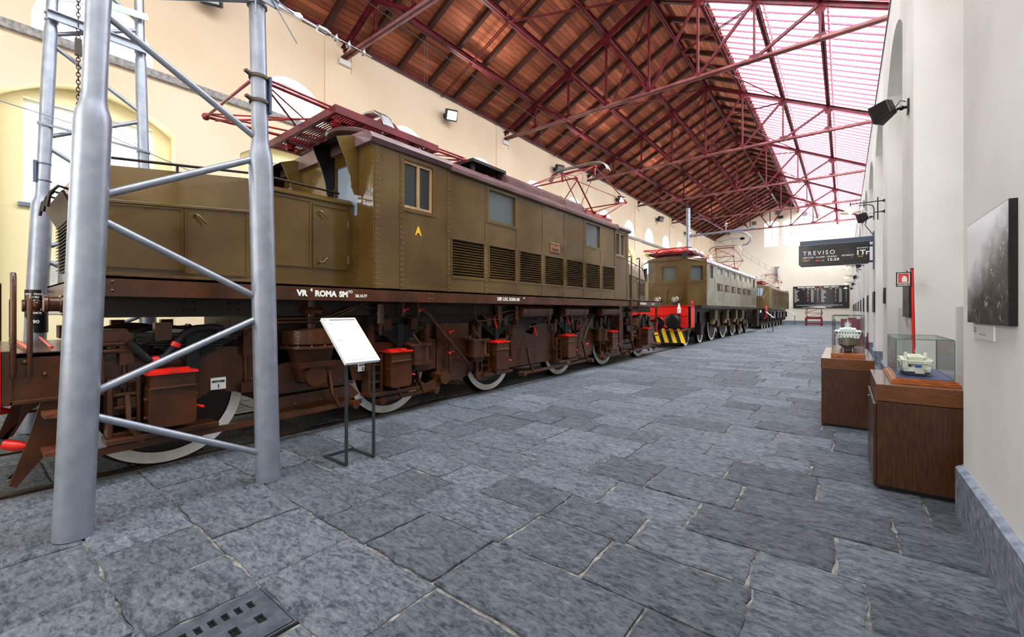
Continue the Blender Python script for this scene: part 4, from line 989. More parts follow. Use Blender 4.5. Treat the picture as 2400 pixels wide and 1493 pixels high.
# ============================================================ SECOND LOCOMOTIVE
def loco2():
    root = thing('electric_locomotive', (CX,25,0), 'olive boxy electric locomotive with red buffer beam and yellow and black striped plough', 'locomotive', 'locomotives on the museum track')
    zb, zt = 1.62, 3.42; bx = 1.37; ya, yb = 18.72, 31.3
    side = [(20.5+1.52*k, 21.55+1.52*k, 3.0, 3.36) for k in range(6)]
    vent = [(20.5+1.52*k, 21.6+1.52*k, 2.30, 2.62) for k in range(6)]
    door = [(19.15,19.85,2.75,3.36),(29.9,30.6,2.75,3.36)]
    m = M((CX,0,0))
    for s in (1,-1): m.holes((s*bx,0,0),(0,1,0),(0,0,1),ya,yb,zb,zt,side+vent+door,.06,(s,0,0))
    for q in (18.9,20.1,21.8,23.35,24.9,26.4,27.9,29.5): m.box(bx,bx+.008,q-.02,q+.02,zb,zt)
    m.box(bx,bx+.02,ya,yb,zb,zb+.05); m.quad((-bx,ya,zb),(bx,ya,zb),(bx,yb,zb),(-bx,yb,zb))
    m.build('body', olive2, root)
    def nose(Y, Yf, nm_):
        n = M((CX,0,0)); w = .8
        sy = -1 if Yf < Y else 1
        for s in (1,-1):
            U = Vector((s*(bx-w), Y-Yf, 0)); L_ = U.length
            n.holes((s*w,Yf,0),U/L_,(0,0,1),0,L_,zb,zt+.14,[(.16,L_-.2,2.66,3.24)],.10,(s*abs(U.y)/L_,sy*abs(U.x)/L_,0))
        n.holes((0,Yf,0),(1,0,0),(0,0,1),-w,w,zb,zt+.14,[(-.22,.34,2.66,3.24)],.14,(0,sy,0))
        # belt line moulding
        for s in (1,-1):
            n.bar((0,Yf+sy*.01,2.52),(s*w,Yf+sy*.01,2.55),.03,.04); n.bar((s*w,Yf+sy*.01,2.55),(s*bx,Y,2.62),.03,.04)
        for x in (.0,.62): n.tube([(x,Yf+sy*.03,1.7),(x,Yf+sy*.03,2.2),(x+.05,Yf+sy*.03,2.3)],.014,8)
        o = n.build('cab_front', olive, root)
        for s in (1,-1):
            g = M((CX,0,0))
            if s == 1: M((CX,0,0)).box(-.22,.34,Yf-sy*.10,Yf-sy*.09,2.66,3.24).build('windscreen', glassgr, root)
            U = Vector((s*(bx-w), Y-Yf, 0)); d = U.normalized(); nn = Vector((s*abs(d.y),sy*abs(d.x),0)); a = Vector((s*w,Yf,0))+d*.16-nn*.09; b = Vector((s*w,Yf,0))+d*(U.length-.2)-nn*.09
            g.quad((a.x,a.y,2.66),(b.x,b.y,2.66),(b.x,b.y,3.24),(a.x,a.y,3.24)); wn = g.build('windscreen', glassgr, root)
            f = M((CX,0,0))
            for z in (2.70,3.20): f.box(-.2,.32,Yf-sy*.12,Yf-sy*.11,z-.02,z+.02)
            for x in (-.2,.32): f.box(x-.02,x+.02,Yf-sy*.12,Yf-sy*.11,2.68,3.22)
            f.build('wooden_sash', woodlt, wn)
            h = M((CX,0,0)); c = (s*.36,Yf,1.86); h.lathe([(0,.0),(.12,0),(.14,.08),(.14,.13),(.12,.14),(.115,.10)],c,(0,sy,0),24); h.lathe([(0,.11),(.06,.11),(.115,.10)],c,(0,sy,0),20)
            h.build('headlamp', silver, root)
            r = M((CX,0,0)); r.lathe([(0,.0),(.05,0),(.05,.09),(.025,.12),(.03,.18),(0,.18)],(s*.98,Yf+sy*.02,1.66),(0,0,1),12); r.build('red_tail_lamp', redb, root)
    nose(ya, 18.0, 'f'); nose(yb, 32.05, 'r')
    for i, (a, b, c, d) in enumerate(side+door):
        for s in (1,-1):
            f = M((CX,0,0)); X = s*bx
            for q in ((a,a+.04,c+.04,d-.04),(b-.04,b,c+.04,d-.04),(a,b,c,c+.04),(a,b,d-.04,d)): f.box(X-s*.03,X-s*.004,*q)
            w = f.build('window', olive2, root); M((CX,0,0)).box(X-s*.05,X-s*.045,a,b,c,d).build('pane', glasslt if i < 6 else glassdk, w)
    for a, b, c, d in vent:
        for s in (1,-1):
            X = s*bx; M((CX,0,0)).box(X-s*.055,X-s*.05,a,b,c,d).box(X-s*.05,X-s*.02,a,a+.5*(b-a),c+.02,d-.02).build('vent_opening', blackp, root)
            M((CX,0,0)).box(X-s*.04,X-s*.015,a+.55*(b-a),b-.04,c+.03,d-.03).build('vent_shutter', olive, root)
    m = M((CX,0,0)); pr = [(-bx-.03,zt-.04),(bx+.03,zt-.04),(bx+.03,zt),(bx-.1,zt+.16),(bx-.4,zt+.28),(0,zt+.34),(-bx+.4,zt+.28),(-bx+.1,zt+.16),(-bx-.03,zt)]
    m.prism(pr, ya, yb, 'xz')
    for q in range(9): m.prism([(x*1.006,z+.006) for x, z in pr], 19.4+1.35*q-.02, 19.4+1.35*q+.02, 'xz')
    for Y, Yf in ((ya,17.95),(yb,32.1)):
        f = [(-.83,zt+.06),(.83,zt+.06),(.83,zt+.10),(.5,zt+.19),(0,zt+.22),(-.5,zt+.19),(-.83,zt+.10)]; b = [(-bx,zt),(bx,zt),(bx,zt+.03),(bx-.3,zt+.26),(0,zt+.33),(-bx+.3,zt+.26),(-bx,zt+.03)]; rf = M((CX,0,0)); m, keep = rf, m
        m.add([(p[0],Yf,p[1]) for p in f]+[(p[0],Y,p[1]) for p in b], [tuple(range(7)),tuple(range(7,14))[::-1]]+[(i,(i+1)%7,7+(i+1)%7,7+i) for i in range(7)])
        m.build('cab_roof', olive, root); m = keep
    m.build('roof', roof2, root)
    m = M((CX,0,0)); m.prism([(-.9,zt+.2),(.9,zt+.2),(.75,zt+.44),(-.75,zt+.44)], 20.3, 24.6, 'xz'); m.build('roof_hatch', roofp, root, .02)
    M((CX,0,0)).lathe([(0,0),(.09,0),(.11,.2),(.11,.28),(0,.28)],(.7,18.0,zt+.24),(0.3,-1,0),16).build('horn', blackp, root)
    pantograph(root, 19.1, zt+.3, 'down', True, red=redb); pantograph(root, 28.8, zt+.34, 'up')
    m = M((CX,0,0))
    m.box(-bx,bx,17.9,31.8,1.5,1.62); m.box(-1.0,1.0,17,32.5,1.35,1.6); m.box(-.55,.55,17.3,32.3,.5,1.4)
    for q in range(8):
        for s in (1,-1): m.prism([(19.2+1.55*q,1.4),(19.9+1.55*q,1.4),(19.9+1.55*q,1.1),(19.5+1.55*q,.75),(19.2+1.55*q,.9)], s*.92, s*.97)
    m.build('underframe', brownd, root)
    for k, y in enumerate((21.9,24.4,26.6,28.4)):
        for s in (1,-1):
            m = M((CX,0,0)); m.box(s*.95,s*1.2,y-.95,y-.55,.95,1.45); m.prism([(y-1.2,.8),(y-.95,.8),(y-.6,1.1),(y-.6,1.3)], s*1.0, s*1.18); m.build('sand_box', olive3, root, .02)
            m = M((CX,0,0)); m.box(s*.88,s*1.12,y-.15,y+.15,.62,1.0); m.build('axle_box', brown, root, .02); M((CX,0,0)).tube([(s*1.05,y+.5,.35),(s*1.05,y+.5,.7)],.05,8).build('damper', brown, root)
    for y, r in ((17.75,.46),(19.9,.46),(21.99,.80),(24.4,.80),(26.8,.80),(28.9,.5),(31.1,.5)): wheelset(root, y, r)
    m = M((CX,0,0)); m.box(-.55,.55,17.3,20.6,.35,.8)
    for s in (1,-1):
        m.prism([(17.0,.35),(17.0,1.35),(20.6,1.35),(20.6,.9),(20.0,.45),(19.0,.4),(18.3,.62),(17.8,.35)], s*.86, s*.9); m.box(s*.9,s*1.1,18.9,19.3,.4,.9)
        for i in range(6): m.ring((s*1.02,19.0,.42+.06*i),(0,0,1),.06,.08,.03,14)
    m.build('leading_bogie', brownd, root)
    m = M((CX,0,0)); Y = 16.35
    m.box(-1.36,1.36,Y,Y+.08,.78,1.56); m.box(-1.36,1.36,Y,Y+.6,1.54,1.6); m.box(-1.3,1.3,Y-.03,Y,1.22,1.28)
    for x in (-1.33,1.33): m.box(x-.03,x+.03,Y,Y+.6,.78,1.56)
    for i in range(16): m.rivet((-1.27+.17*i,Y,1.17),(0,-1,0),.022)
    for i in range(5): m.rivet((1.27,Y,.85+.13*i),(0,-1,0),.024); m.rivet((1.05,Y,.85+.13*i),(0,-1,0),.02)
    m.build('red_buffer_beam', redb, root)
    for s in (1,-1):
        m = M((CX,0,0)); m.lathe([(.17,0),(.17,.1),(.11,.12),(.11,.42),(.27,.43),(.28,.47),(.18,.51),(0,.52)],(s*.875,Y,1.02),(0,-1,0),32); m.build('buffer', blackp, root)
    m = M((CX,0,0)); n = 9
    def pp(x, t): return (x, Y-.05-.16*(1-abs(x)/1.3)-.12*(1-t), .22+.52*t)
    for i in range(n*2):
        a = -1.3+2.6*i/(n*2); b = -1.3+2.6*(i+1)/(n*2); sl = .10
        def q(x, t): x2 = max(-1.3,min(1.3,x-sl*(t-.5)*2)); return pp(x2,t)
        m.quad(q(a,0),q(b,0),q(b,1),q(a,1), mi=i % 2)
    m.quad((-1.3,Y-.05,.74),(1.3,Y-.05,.74),(1.3,Y-.02,.74),(-1.3,Y-.02,.74), mi=1); m.box(-1.28,1.28,Y-.04,Y+.02,.25,.73,mi=1)
    o = m.build('snow_plough', [yellow, blackp], root)
    m = M((CX,0,0)); m.lathe([(.05,0),(.07,.02),(.07,.2),(.05,.22),(.03,.3),(.03,.38),(0,.38)],(.98,Y-.06,1.30),n=14); o = m.build('cable_plug', insul, root)
    M((CX,0,0)).tube([(.98,Y-.06,1.3),(1.0,Y-.1,1.0),(1.05,Y-.12,.7),(1.12,Y-.05,.6),(1.2,Y+.05,.62)],.025,8).build('cable', rubber, o)
    m = M((CX,0,0)); m.tube([(.3,Y-.05,.9),(.35,Y-.2,.75),(.38,Y-.25,.5),(.36,Y-.2,.35)],.035,8); m.build('air_hose', rubber, root)
    m = M((CX,0,0))
    for a in ((.0,.95,1.3),(.5,.75,.8)): m.tube([(a[0],Y-.02,a[1]),(a[0]+.04,Y-.15,a[1]+.05)],.03,8)
    m.tube([(.45,Y-.1,.72),(.5,Y-.25,.68),(1.2,Y-.25,.68),(1.25,Y-.05,.72)],.016,8); m.build('red_coupling_cock', redb, root)
    m = M((CX,0,0))
    for q in (31.45,32.3): m.tube([(1.36,q,1.5),(1.4,q,1.6),(1.4,q,2.9),(1.36,q,2.95)],.018,8)
    m.box(1.1,1.38,31.5,32.2,.4,1.5); m.build('grab_rail', brownd, root)
loco2()

# ============================================================ THIRD LOCOMOTIVE
def loco3():
    root = thing('electric_locomotive', (CX,45,0), 'dull olive electric locomotive with rounded roof, farthest along by the end wall', 'locomotive', 'locomotives on the museum track')
    bx = 1.36; zb, zt = 1.55, 3.15; ya, yb = 38.7, 51.6
    win = [(40.2+1.6*k, 41.3+1.6*k, 2.62, 3.0) for k in range(7)]
    m = M((CX,0,0))
    for s in (1,-1): m.holes((s*bx,0,0),(0,1,0),(0,0,1),ya,yb,zb,zt,win+[(38.95,39.6,2.5,3.05)],.05,(s,0,0))
    m.quad((-bx,ya,zb),(bx,ya,zb),(bx,yb,zb),(-bx,yb,zb))
    for q in (39.9,43,46.2,49.4): m.box(bx,bx+.01,q-.02,q+.02,zb,zt)
    m.box(bx,bx+.03,ya,yb,1.53,1.6); m.build('body', olive3, root)
    def ring(Y, w, z0, z1, zc): return [(-w,Y,z0),(w,Y,z0),(w,Y,z1),(w-.08,Y,z1+.25*(zc-z1)/.3),(w-.45,Y,zc-.04),(0,Y,zc),(-w+.45,Y,zc-.04),(-w+.08,Y,z1+.25*(zc-z1)/.3),(-w,Y,z1)]
    f = lambda a, b, n=9: [(i,(i+1)%n,n+(i+1)%n,n+i) for i in range(n)]
    for Y, s in ((ya,-1),(yb,1)):
        m = M((CX,0,0))
        rs = [ring(Y,bx,zb,zt,3.45), ring(Y+s*.7,bx-.08,zb,2.9,3.38), ring(Y+s*1.25,.95,zb,2.3,2.45)]
        for a, b in zip(rs, rs[1:]): m.add(a+b, f(a,b))
        m.add(rs[-1], [tuple(range(9))]); m.build('cab_front', olive3, root)
        for t in (1,-1):
            g = M((CX,0,0)); a = Vector((t*.06,Y+s*1.2,2.5)); b = Vector((t*.85,Y+s*1.12,2.5)); c = Vector((t*.88,Y+s*.80,3.08)); d = Vector((t*.06,Y+s*.84,3.2)); o = Vector((0,s*.05,.04))
            g.quad(a+o,b+o,c+o,d+o); g.build('windscreen', glassbl, root)
    for i, (a, b, c, d) in enumerate(win+[(38.95,39.6,2.5,3.05)]):
        for s in (1,-1):
            w = M((CX,0,0)).box(s*bx-s*.04,s*bx-s*.035,a,b,c,d).build('window_pane', glassgr, root)
    m = M((CX,0,0)); n = 10
    pr = [(-bx,zt-.02),(bx,zt-.02)]+[(bx*math.cos(PI*k/n)*(1 if 0 else 1), zt+.34*math.sin(PI*k/n)**.8) for k in range(n+1)]
    m.prism(pr, ya, yb, 'xz'); m.box(-.7,.7,40.8,49.6,zt+.3,zt+.44); m.build('roof', roofp, root)
    pantograph(root, 39.8, zt+.34, 'down'); pantograph(root, 50.1, zt+.34, 'up')
    m = M((CX,0,0)); m.box(-1.0,1.0,37.7,52.6,1.3,1.55); m.box(-.55,.55,37.6,52.6,.4,1.35)
    for s in (1,-1):
        for q in range(9): m.box(s*.9,s*1.1,38.6+1.55*q,38.95+1.55*q,.5,1.3)
        m.box(s*.86,s*.9,37.5,52.5,.45,.8)
    m.box(-1.1,1.1,37.35,37.5,.75,1.3); m.box(-1.1,1.1,52.7,52.85,.75,1.3); m.build('underframe', brownd, root)
    for q in range(5):
        for s in (1,-1): M((CX,0,0)).box(s*1.02,s*1.08,40.6+2.4*q,40.85+2.4*q,.75,1.4).build('sand_box', white, root)
    for y, r in ((36.9+1.0,.46),(39.3,.46),(40.7,.5),(42.6,.85),(44.9,.85),(47.2,.85),(49.2,.5),(51.2,.46)): wheelset(root, y, r)
    for s in (1,-1): M((CX,0,0)).lathe([(.13,0),(.09,.1),(.09,.4),(.24,.42),(.24,.46),(0,.48)],(s*.875,37.35,1.02),(0,-1,0),24).build('buffer', blackp, root)
    M((CX,0,0)).tube([(1.0,37.3,1.7),(1.15,37.25,1.75),(1.2,37.25,1.3),(1.15,37.3,.9),(1.0,37.3,.8)],.05,10).build('red_cable', redb, root)
    M((CX,0,0)).lathe([(.06,0),(.06,.3),(0,.3)],(.8,37.2,1.15),n=12).build('cable_plug', insul, root)
loco3()

# ============================================================ OVERHEAD LINE, MASTS
def lattice(X, label, near):
    root = thing('catenary_mast', (X,1.0,0), label, 'mast', 'silver lattice masts')
    def axis(i, z): return (X, ((.42 if near else .475)+.034*z) if i == 0 else (1.57-.022*z), z)
    for i in (0,1):
        m = M(); zs = [0,2.62,2.68,2.74,2.80,4.72,4.80,4.86,8.6]; rs = [.0945,.0925,.088,.07,.0625,.0615,.057,.051,.049]
        if near and i == 1: rs = [r*.97 for r in rs]; zs = [0,2.62,2.70,2.78,2.84,4.72,4.80,4.86,8.6]
        m.tube([axis(i,z) for z in zs], rs, 40); m.build('leg', galv, root)
    z1 = [.77,.86,2.04,2.14,3.38,3.48,4.62,4.72,5.8,5.9,6.9]; z2 = [.21,1.38,1.50,2.69,2.82,3.98,4.08,5.2,5.3,6.3,6.4]
    for a, b in zip(z1, z2):
        m = M(); p, q = axis(0,a), axis(1,b); m.tube([p,q],.025,14); 
        for e in (p,q): m.lathe([(.034,-.02),(.034,.02)],e,Vector(q)-Vector(p),12)
        m.build('brace', galv, root)
    return root, axis
near, ax = lattice(-3.82, 'silver lattice mast with two thick legs on the paving before the first locomotive', True)
def strap(m, c, r, flip=1):
    m.ring((c[0],c[1],c[2]-.012),(0,0,1),r+.001,r+.011,.024,28); m.bar((c[0]+r*.2,c[1]-flip*(r+.0),c[2]),(c[0]+r*.5,c[1]-flip*(r+.05),c[2]+.01),.03,.02)
for z in (3.14,3.34): m = M(); strap(m, ax(1,z), .063); m.build('clamp_strap', rope, near)
M().box(-3.84+.02,-3.76,1.495+.062,1.575,3.06,3.36).build('clamp_plate', slateb, near)
m = M(); c = ax(1,3.97); m.bar((c[0]+.09,c[1]-.14,c[2]+.02),(c[0]+.09,c[1]+.13,c[2]+.0),.012,.09); m.ring((c[0],c[1],c[2]-.05),(0,0,1),.063,.075,.02,24)
m.tube([(c[0]+.1,c[1]-.05,4.1),(c[0]+.1,c[1]-.05,3.8)],.006,6); m.tube([(c[0]+.1,c[1]+.06,4.0),(c[0]+.1,c[1]+.28,3.72)],.005,6); m.tube([(c[0]+.1,c[1]+.0,4.02),(c[0]+.1,c[1]+.25,3.96)],.006,6)
m.build('bracket', galv, near)
far, bxs = lattice(-7.5, 'silver lattice mast behind the first locomotive with a black danger band round its leg', False)
m = M(); a = bxs(0,0); zz0, zz1 = 1.16, 1.66
m.lathe([(.0955,zz0),(.0955,zz1)],(a[0],a[1]+.034*1.4,0),n=40); band = m.build('black_warning_band', blackp, far)
def wrap(mb, body, size, z, ang, bold=.001):
    vs, fs = text_mesh(body, size, bold, 1, 'CENTER'); cx, cy, r = a[0], a[1]+.034*1.4, .0965
    mb.add([(cx+r*math.cos(ang+v[0]/r), cy+r*math.sin(ang+v[0]/r), z+v[1]) for v in vs], fs)
m = M(); A0 = -.12
for b_, sz, z in (('NON   TOCCARE',.026,1.60),('I FILI',.026,1.565),('PERICOLO DI',.026,1.42),('MORTE',.028,1.38),('90',.055,1.27)): wrap(m, b_, sz, z, A0)
wrap(m, 'P 8', .02, 1.285, A0-.85)
# skull and crossed bones
def patch(mb, pts): 
    cx, cy, r = a[0], a[1]+.034*1.4, .0965
    mb.add([(cx+r*math.cos(A0+u/r), cy+r*math.sin(A0+u/r), z) for u, z in pts], [tuple(range(len(pts)))])
for s in (1,-1):
    patch(m, [(-.06*s,1.455),(-.056*s,1.447),(.06*s,1.525),(.056*s,1.533)])
    for e, f in ((-.058,1.45),(.058,1.53)): patch(m, [(e*s+.010*math.cos(t*PI/4),f+.010*math.sin(t*PI/4)) for t in range(8)])
patch(m, [(.026*math.cos(t*PI/8),1.505+.026*math.sin(t*PI/8)) for t in range(16)]); patch(m, [(-.014,1.49),(.014,1.49),(.012,1.468),(-.012,1.468)])
m.build('warning_lettering', letter_m, band)
m = M(); p, q = bxs(0,4.92), bxs(1,4.92)
m.bar((p[0]+.08,p[1]-.04,4.92),(q[0]+.08,q[1]+.04,4.92),.01,.10); m.bar((p[0]+.10,p[1]-.04,4.97),(q[0]+.10,q[1]+.04,4.97),.04,.01); m.bar((p[0]+.10,p[1]-.04,4.87),(q[0]+.10,q[1]+.04,4.87),.04,.01)
m.bar((p[0]+.1,p[1]+.35,5.30),(q[0]+.1,q[1]+.06,5.36),.01,.09)
for z in (4.88,4.96): m.ring((p[0],p[1],z),(0,0,1),.051,.063,.02,24); m.ring((q[0],q[1],z),(0,0,1),.051,.063,.02,24)
m.build('channel_bracket', galv, far)  # paler metal used here to carry the window glow on these bars
m = M(); c0 = bxs(0,3.62); c1 = bxs(1,3.55)
m.ring((c0[0],c0[1],3.62),(0,0,1),.062,.072,.02,24); m.ring((c1[0],c1[1],3.55),(0,0,1),.062,.072,.02,24); m.bar((c0[0]+.07,c0[1]-.08,3.62),(c1[0]+.07,c1[1]+.06,3.56),.01,.03)
m.tube([(c0[0]+.1,c0[1]-.45,3.76),(c0[0]+.1,c0[1]+.5,3.66),(c1[0]+.1,c1[1]+.5,3.42)],.006,6); m.tube([(c0[0]-.1,c0[1]+.0,3.9),(c0[0],c0[1]+.5,3.88),(c1[0],c1[1],3.6)],.005,6)
m.build('clamp_arm', galv, far)
m = M(); c0 = bxs(0,3.05)
for z in (2.95,3.15): m.ring((c0[0],c0[1],z),(0,0,1),.0625,.07,.012,24)
m.box(c0[0]-.02,c0[0]+.05,c0[1]-.085,c0[1]-.06,2.93,3.18); m.build('name_plate', slateb, far)
# counterweight chain
m = M((-7.42,.86,0)); z = 5.28; k = 0
while z > 2.0:
    s = 0 if k % 2 == 0 else 1; L_ = .03
    pts = [(math.cos(t*PI/5)*.017*(1-s), math.cos(t*PI/5)*.017*s, z+math.sin(t*PI/5)*L_) for t in range(10)]
    m.tube(pts,.006,6,closed=True); z -= .046; k += 1
m.box(-.03,.03,-.03,.03,4.55,4.75)
tag(m.build('chain', chain_m), 'dark steel link chain hanging beside the far silver mast', 'chain')

def overhead():
    root = thing('overhead_line', (CX,27,5.4), 'overhead contact line of thin wires hanging above the locomotives, with white insulators near the mast', 'overhead wire')
    m = M((CX,0,0)); m.tube([(0,1.9,5.4),(0,2.45,5.4)],.012,8); m.tube([(0,3.4,5.37),(.0,14,5.37),(.1,27,5.40),(.0,53.9,5.30)],.009,6); m.build('contact_wire', chain_m, root)
    m = M((CX,0,0)); pts = []
    for a, b in ((1.0,27.05),(27.05,53.9)):
        for i in range(15):
            t = i/14; pts.append((0,a+(b-a)*t,6.35-.6*4*t*(1-t)*.7-(.35 if a > 20 else 0)*t))
    m.tube(pts,.007,6); m.build('messenger_wire', chain_m, root)
    def mz(y): return min(pts, key=lambda p: abs(p[1]-y))[2]
    for y in (5,8.65,12.3,16,19.6,23.2,31,34.8,38.5,42.3,46,50):
        m = M((CX,0,0))
        for d in (-.03,.03): m.tube([(0,y+d,5.38),(0,y+d,mz(y))],.004,5)
        m.build('dropper', chain_m, root)
    m = M((CX,0,0)); m.lathe([(.014,0),(.014,.22),(.035,.22),(.055,.26),(.04,.3),(.03,.32),(.03,.52),(.04,.54),(.055,.58),(.035,.62),(.014,.62),(.014,.82)],(0,2.2,5.40),(0,1,-.02),14); m.build('porcelain_insulator', insul, root)
    m = M((CX,0,0)); m.tube([(0,2.9,5.387),(0,3.9,5.37)],.011,6); m.lathe([(.01,0),(.045,.02),(.05,.14),(.035,.2),(.01,.24)],(0,3.02,5.385),(0,1,-.02),14)
    for y in (3.3,3.5,3.75): m.ring((0,y,5.355),(0,.7,.7),.012,.04,.03,12); m.tube([(-.03,y,5.33),(.03,y+.02,5.42)],.012,6)
    m.build('tensioner', silver, root)
overhead()
def mast2():
    root = thing('catenary_mast', (-7.5,27.08,0), 'tall slim silver catenary mast with a cantilever arm, behind the second locomotive', 'mast')
    o = (-7.5,27.08,0); m = M(o); m.tube([(0,0,0),(0,0,5.1)],.16,20); m.tube([(0,0,5.1),(0,0,5.2),(0,0,7.62)],[.16,.125,.12],20); m.build('pole', galv, root)
    m = M(o); m.tube([(.1,0,5.93),(3.6,0,6.02)],.065,14); m.tube([(0,0,7.1),(.9,0,6.85),(1.95,0,6.1)],.018,8); m.box(.1,.3,-.08,.08,5.86,6.02); m.build('cantilever_arm', galv, root)
    m = M(o); m.lathe([(.05,0),(.02,.02),(.015,.22),(.06,.25),(.075,.3),(.04,.33),(.075,.37),(.07,.43),(.03,.47),(0,.5)],(2.1,0,6.03),n=16); m.build('top_insulator', silver, root)
    m = M(o); m.tube([(2.3,0,5.92),(2.75,0,5.92),(3.15,0,5.75),(3.35,0,5.55),(3.32,0,5.3),(3.15,0,5.15),(2.95,0,5.12)],.05,12); m.tube([(1.7,0,5.42),(2.35,0,5.55),(2.8,0,5.52)],.022,8); m.build('registration_arm', galv, root)
    m = M(o); m.lathe([(.05,-.12),(.11,-.1),(.05,-.06),(.11,-.02),(.05,.02),(.11,.06),(.05,.1)],(2.95,0,5.5),(1,0,.1),14); m.build('dark_insulator', blackp, root)
mast2()
m = M((CX,54.3,0)); m.box(-.1,.1,-.06,.06,4.6,6.1); m.box(-.25,.25,-.08,.08,6.05,6.15)
tag(m.build('wire_anchor', galv), 'small silver post on the far wall anchoring the overhead wires', 'post')

# ============================================================ INFORMATION STANDS
def info_stand():
    root = thing('information_stand', (-3.6,2.28,0), 'white sloping information panel on a thin charcoal steel stand, in front of the nearest locomotive', 'information stand', 'information stands')
    xa, xb, y0, y1 = -3.585, -3.95, 2.142, 2.428; t = .022
    m = M()
    for y in (y0,y1): m.box(xa-t/2,xa+t/2,y-t/2,y+t/2,0,.968); m.box(xb,xa,y-t/2,y+t/2,0,t)
    m.box(xb-t/2,xb+t/2,y0-t/2,y1+t/2,0,t); m.build('frame', charcoal, root)
    a, b = Vector((-3.53,0,.945)), Vector((-3.965,0,1.345)); d = (b-a).normalized(); n = Vector((d.z,0,-d.x)); L_ = (b-a).length
    if n.z < 0: n = -n
    P_ = lambda u, v, h=0: (a+d*v+n*h)+Vector((0,2.105+u,0))
    W = .36; m = M(); c = [P_(0,0),P_(W,0),P_(W,L_),P_(0,L_)]; e = [P_(0,0,-.03),P_(W,0,-.03),P_(W,L_,-.03),P_(0,L_,-.03)]
    m.add(e+c, [(0,3,2,1),(4,5,6,7),(0,1,5,4),(1,2,6,5),(2,3,7,6),(3,0,4,7)]); pn = m.build('panel', white, root)
    m = M(); bar = lambda mm, u0,u1,v0,v1: mm.quad(P_(u0,v0,.001),P_(u1,v0,.001),P_(u1,v1,.001),P_(u0,v1,.001))
    bar(m,.015,.035,L_-.035,L_-.022); bar(m,.07,.345,L_-.035,L_-.022); bar(m,.02,.345,.028,.032); bar(m,.05,.10,L_-.085,L_-.08); bar(m,.05,.10,.285,.29); m.build('red_print', maroon, pn)
    m = M(); rr = random.Random(2)
    for v0, v1 in ((.33,.495),(.075,.265)):
        v = v1
        while v > v0: bar(m,.05,.05+rr.uniform(.23,.255),v,v+.004); v -= .0095
    m.build('text_lines', greyprint, pn)
    m = M(); bar(m,.02,.345,.042,.046); bar(m,.05,.32,.318,.321); bar(m,.32,.323,.318,.42); bar(m,.05,.33,.062,.065); bar(m,.33,.333,.062,.16); m.build('blue_print', bluprint, pn)
    return root
greyprint = mat('grey_print', (196,200,206), .6); bluprint = mat('pale_blue_print', (150,190,206), .6)
st = info_stand()
dup(st, (-3.7,32.5,0), 'white sloping information panel on a thin dark stand, farther along beside the second locomotive')
dup(st, (-4.0,52.0,0), 'information panel on a thin dark stand, farthest away beside the third locomotive')

# ============================================================ DISPLAY CABINETS, GLASS CASES, SHIP MODELS
def glass_box(root, x0,x1,y0,y1,z0,z1):
    m = M(); t = .005
    m.box(x0,x1,y0,y0+t,z0,z1); m.box(x0,x1,y1-t,y1,z0,z1); m.box(x0,x0+t,y0+t,y1-t,z0,z1); m.box(x1-t,x1,y0+t,y1-t,z0,z1); m.box(x0,x1,y0,y1,z1,z1+t)
    m.build('glass_cover', glass, root)
    e = M(); w = .004
    for x in (x0,x1):
        for y in (y0,y1): e.box(x-w/2,x+w/2,y-w/2,y+w/2,z0,z1)
        e.box(x-w/2,x+w/2,y0,y1,z1+t-w/2,z1+t+w/2)
    for y in (y0,y1): e.box(x0,x1,y-w/2,y+w/2,z1+t-w/2,z1+t+w/2)
    e.build('glass_edge', glassedge, root)
def cabinet(loc, w, L_, label, doors=True):
    root = thing('display_cabinet', loc, label, 'cabinet', 'walnut display cabinets'); x, y, _ = loc; o = (x,y,0); h = .83
    M(o).box(.012,w-.012,.012,L_-.012,.0,.035).build('plinth', blackp, root)
    M(o).box(0,w,.0,L_,.03,h-.135).build('carcass', cabwood, root, .003)
    t = M(o).box(-.004,w+.004,-.004,L_+.004,h-.13,h-.002).build('top_band', cabtop, root, .003)
    M(o).box(-.003,w+.003,-.003,L_+.003,h-.002,h+.002).build('top_surface', cabsurf, root)
    for a, b in ((.03,L_/2-.01),(L_/2+.01,L_-.03)) if doors else ():
        d = M(o).box(-.022,-.001,a,b,.05,h-.16).build('door', cabwood, root, .004)
        M(o).bar((-.03,b-.06 if a < .1 else a+.06,h-.30),(-.03,b-.03 if a < .1 else a+.03,h-.18),.012,.02).build('handle', blackp, d)
    return root
cabinet((.205,4.48,0), .62, 1.08, 'dark walnut display cabinet nearest the camera, pushed against the right wall')
c1 = cabinet((-.225,6.52,0), .50, 1.95, 'dark walnut display cabinet second along the right wall, under the grey-hulled ship model', False)
c1.rotation_euler.z = math.radians(-0.0)
# case 2, moulded orange wooden base
root = thing('display_case', (.47,5.05,.832), 'low glass case with moulded orange wooden base, on the nearest cabinet', 'glass case', 'glass ship cases')
x0,x1,y0,y1,z = .295,.70,4.60,5.50,.832
m = M()
for k, (e, za, zb_) in enumerate(((0,0,.016),(.006,.016,.028),(.014,.028,.038),(.030,.038,.046))): m.box(x0+e,x1-e,y0+e,y1-e,z+za,z+zb_)
m.build('wooden_base', baseoak, root, .005)
M().box(x0+.045,x1-.045,y0+.045,y1-.045,z+.046,z+.049).build('blue_base_board', mat('blue_base_board_paint', (58,72,124), .4), root)
glass_box(root, x0+.036, x1-.036, y0+.036, y1-.036, z+.046, 1.185)
root = thing('display_case', (.03,7.4,.832), 'tall glass case with plain brown wooden base, on the second cabinet', 'glass case', 'glass ship cases')
x0,x1,y0,y1 = -.135,.205,6.72,8.25
M().box(x0,x1,y0,y1,z,z+.05).build('wooden_base', baseoak, root, .004)
glass_box(root, x0+.012, x1-.012, y0+.012, y1-.012, z+.05, 1.348)

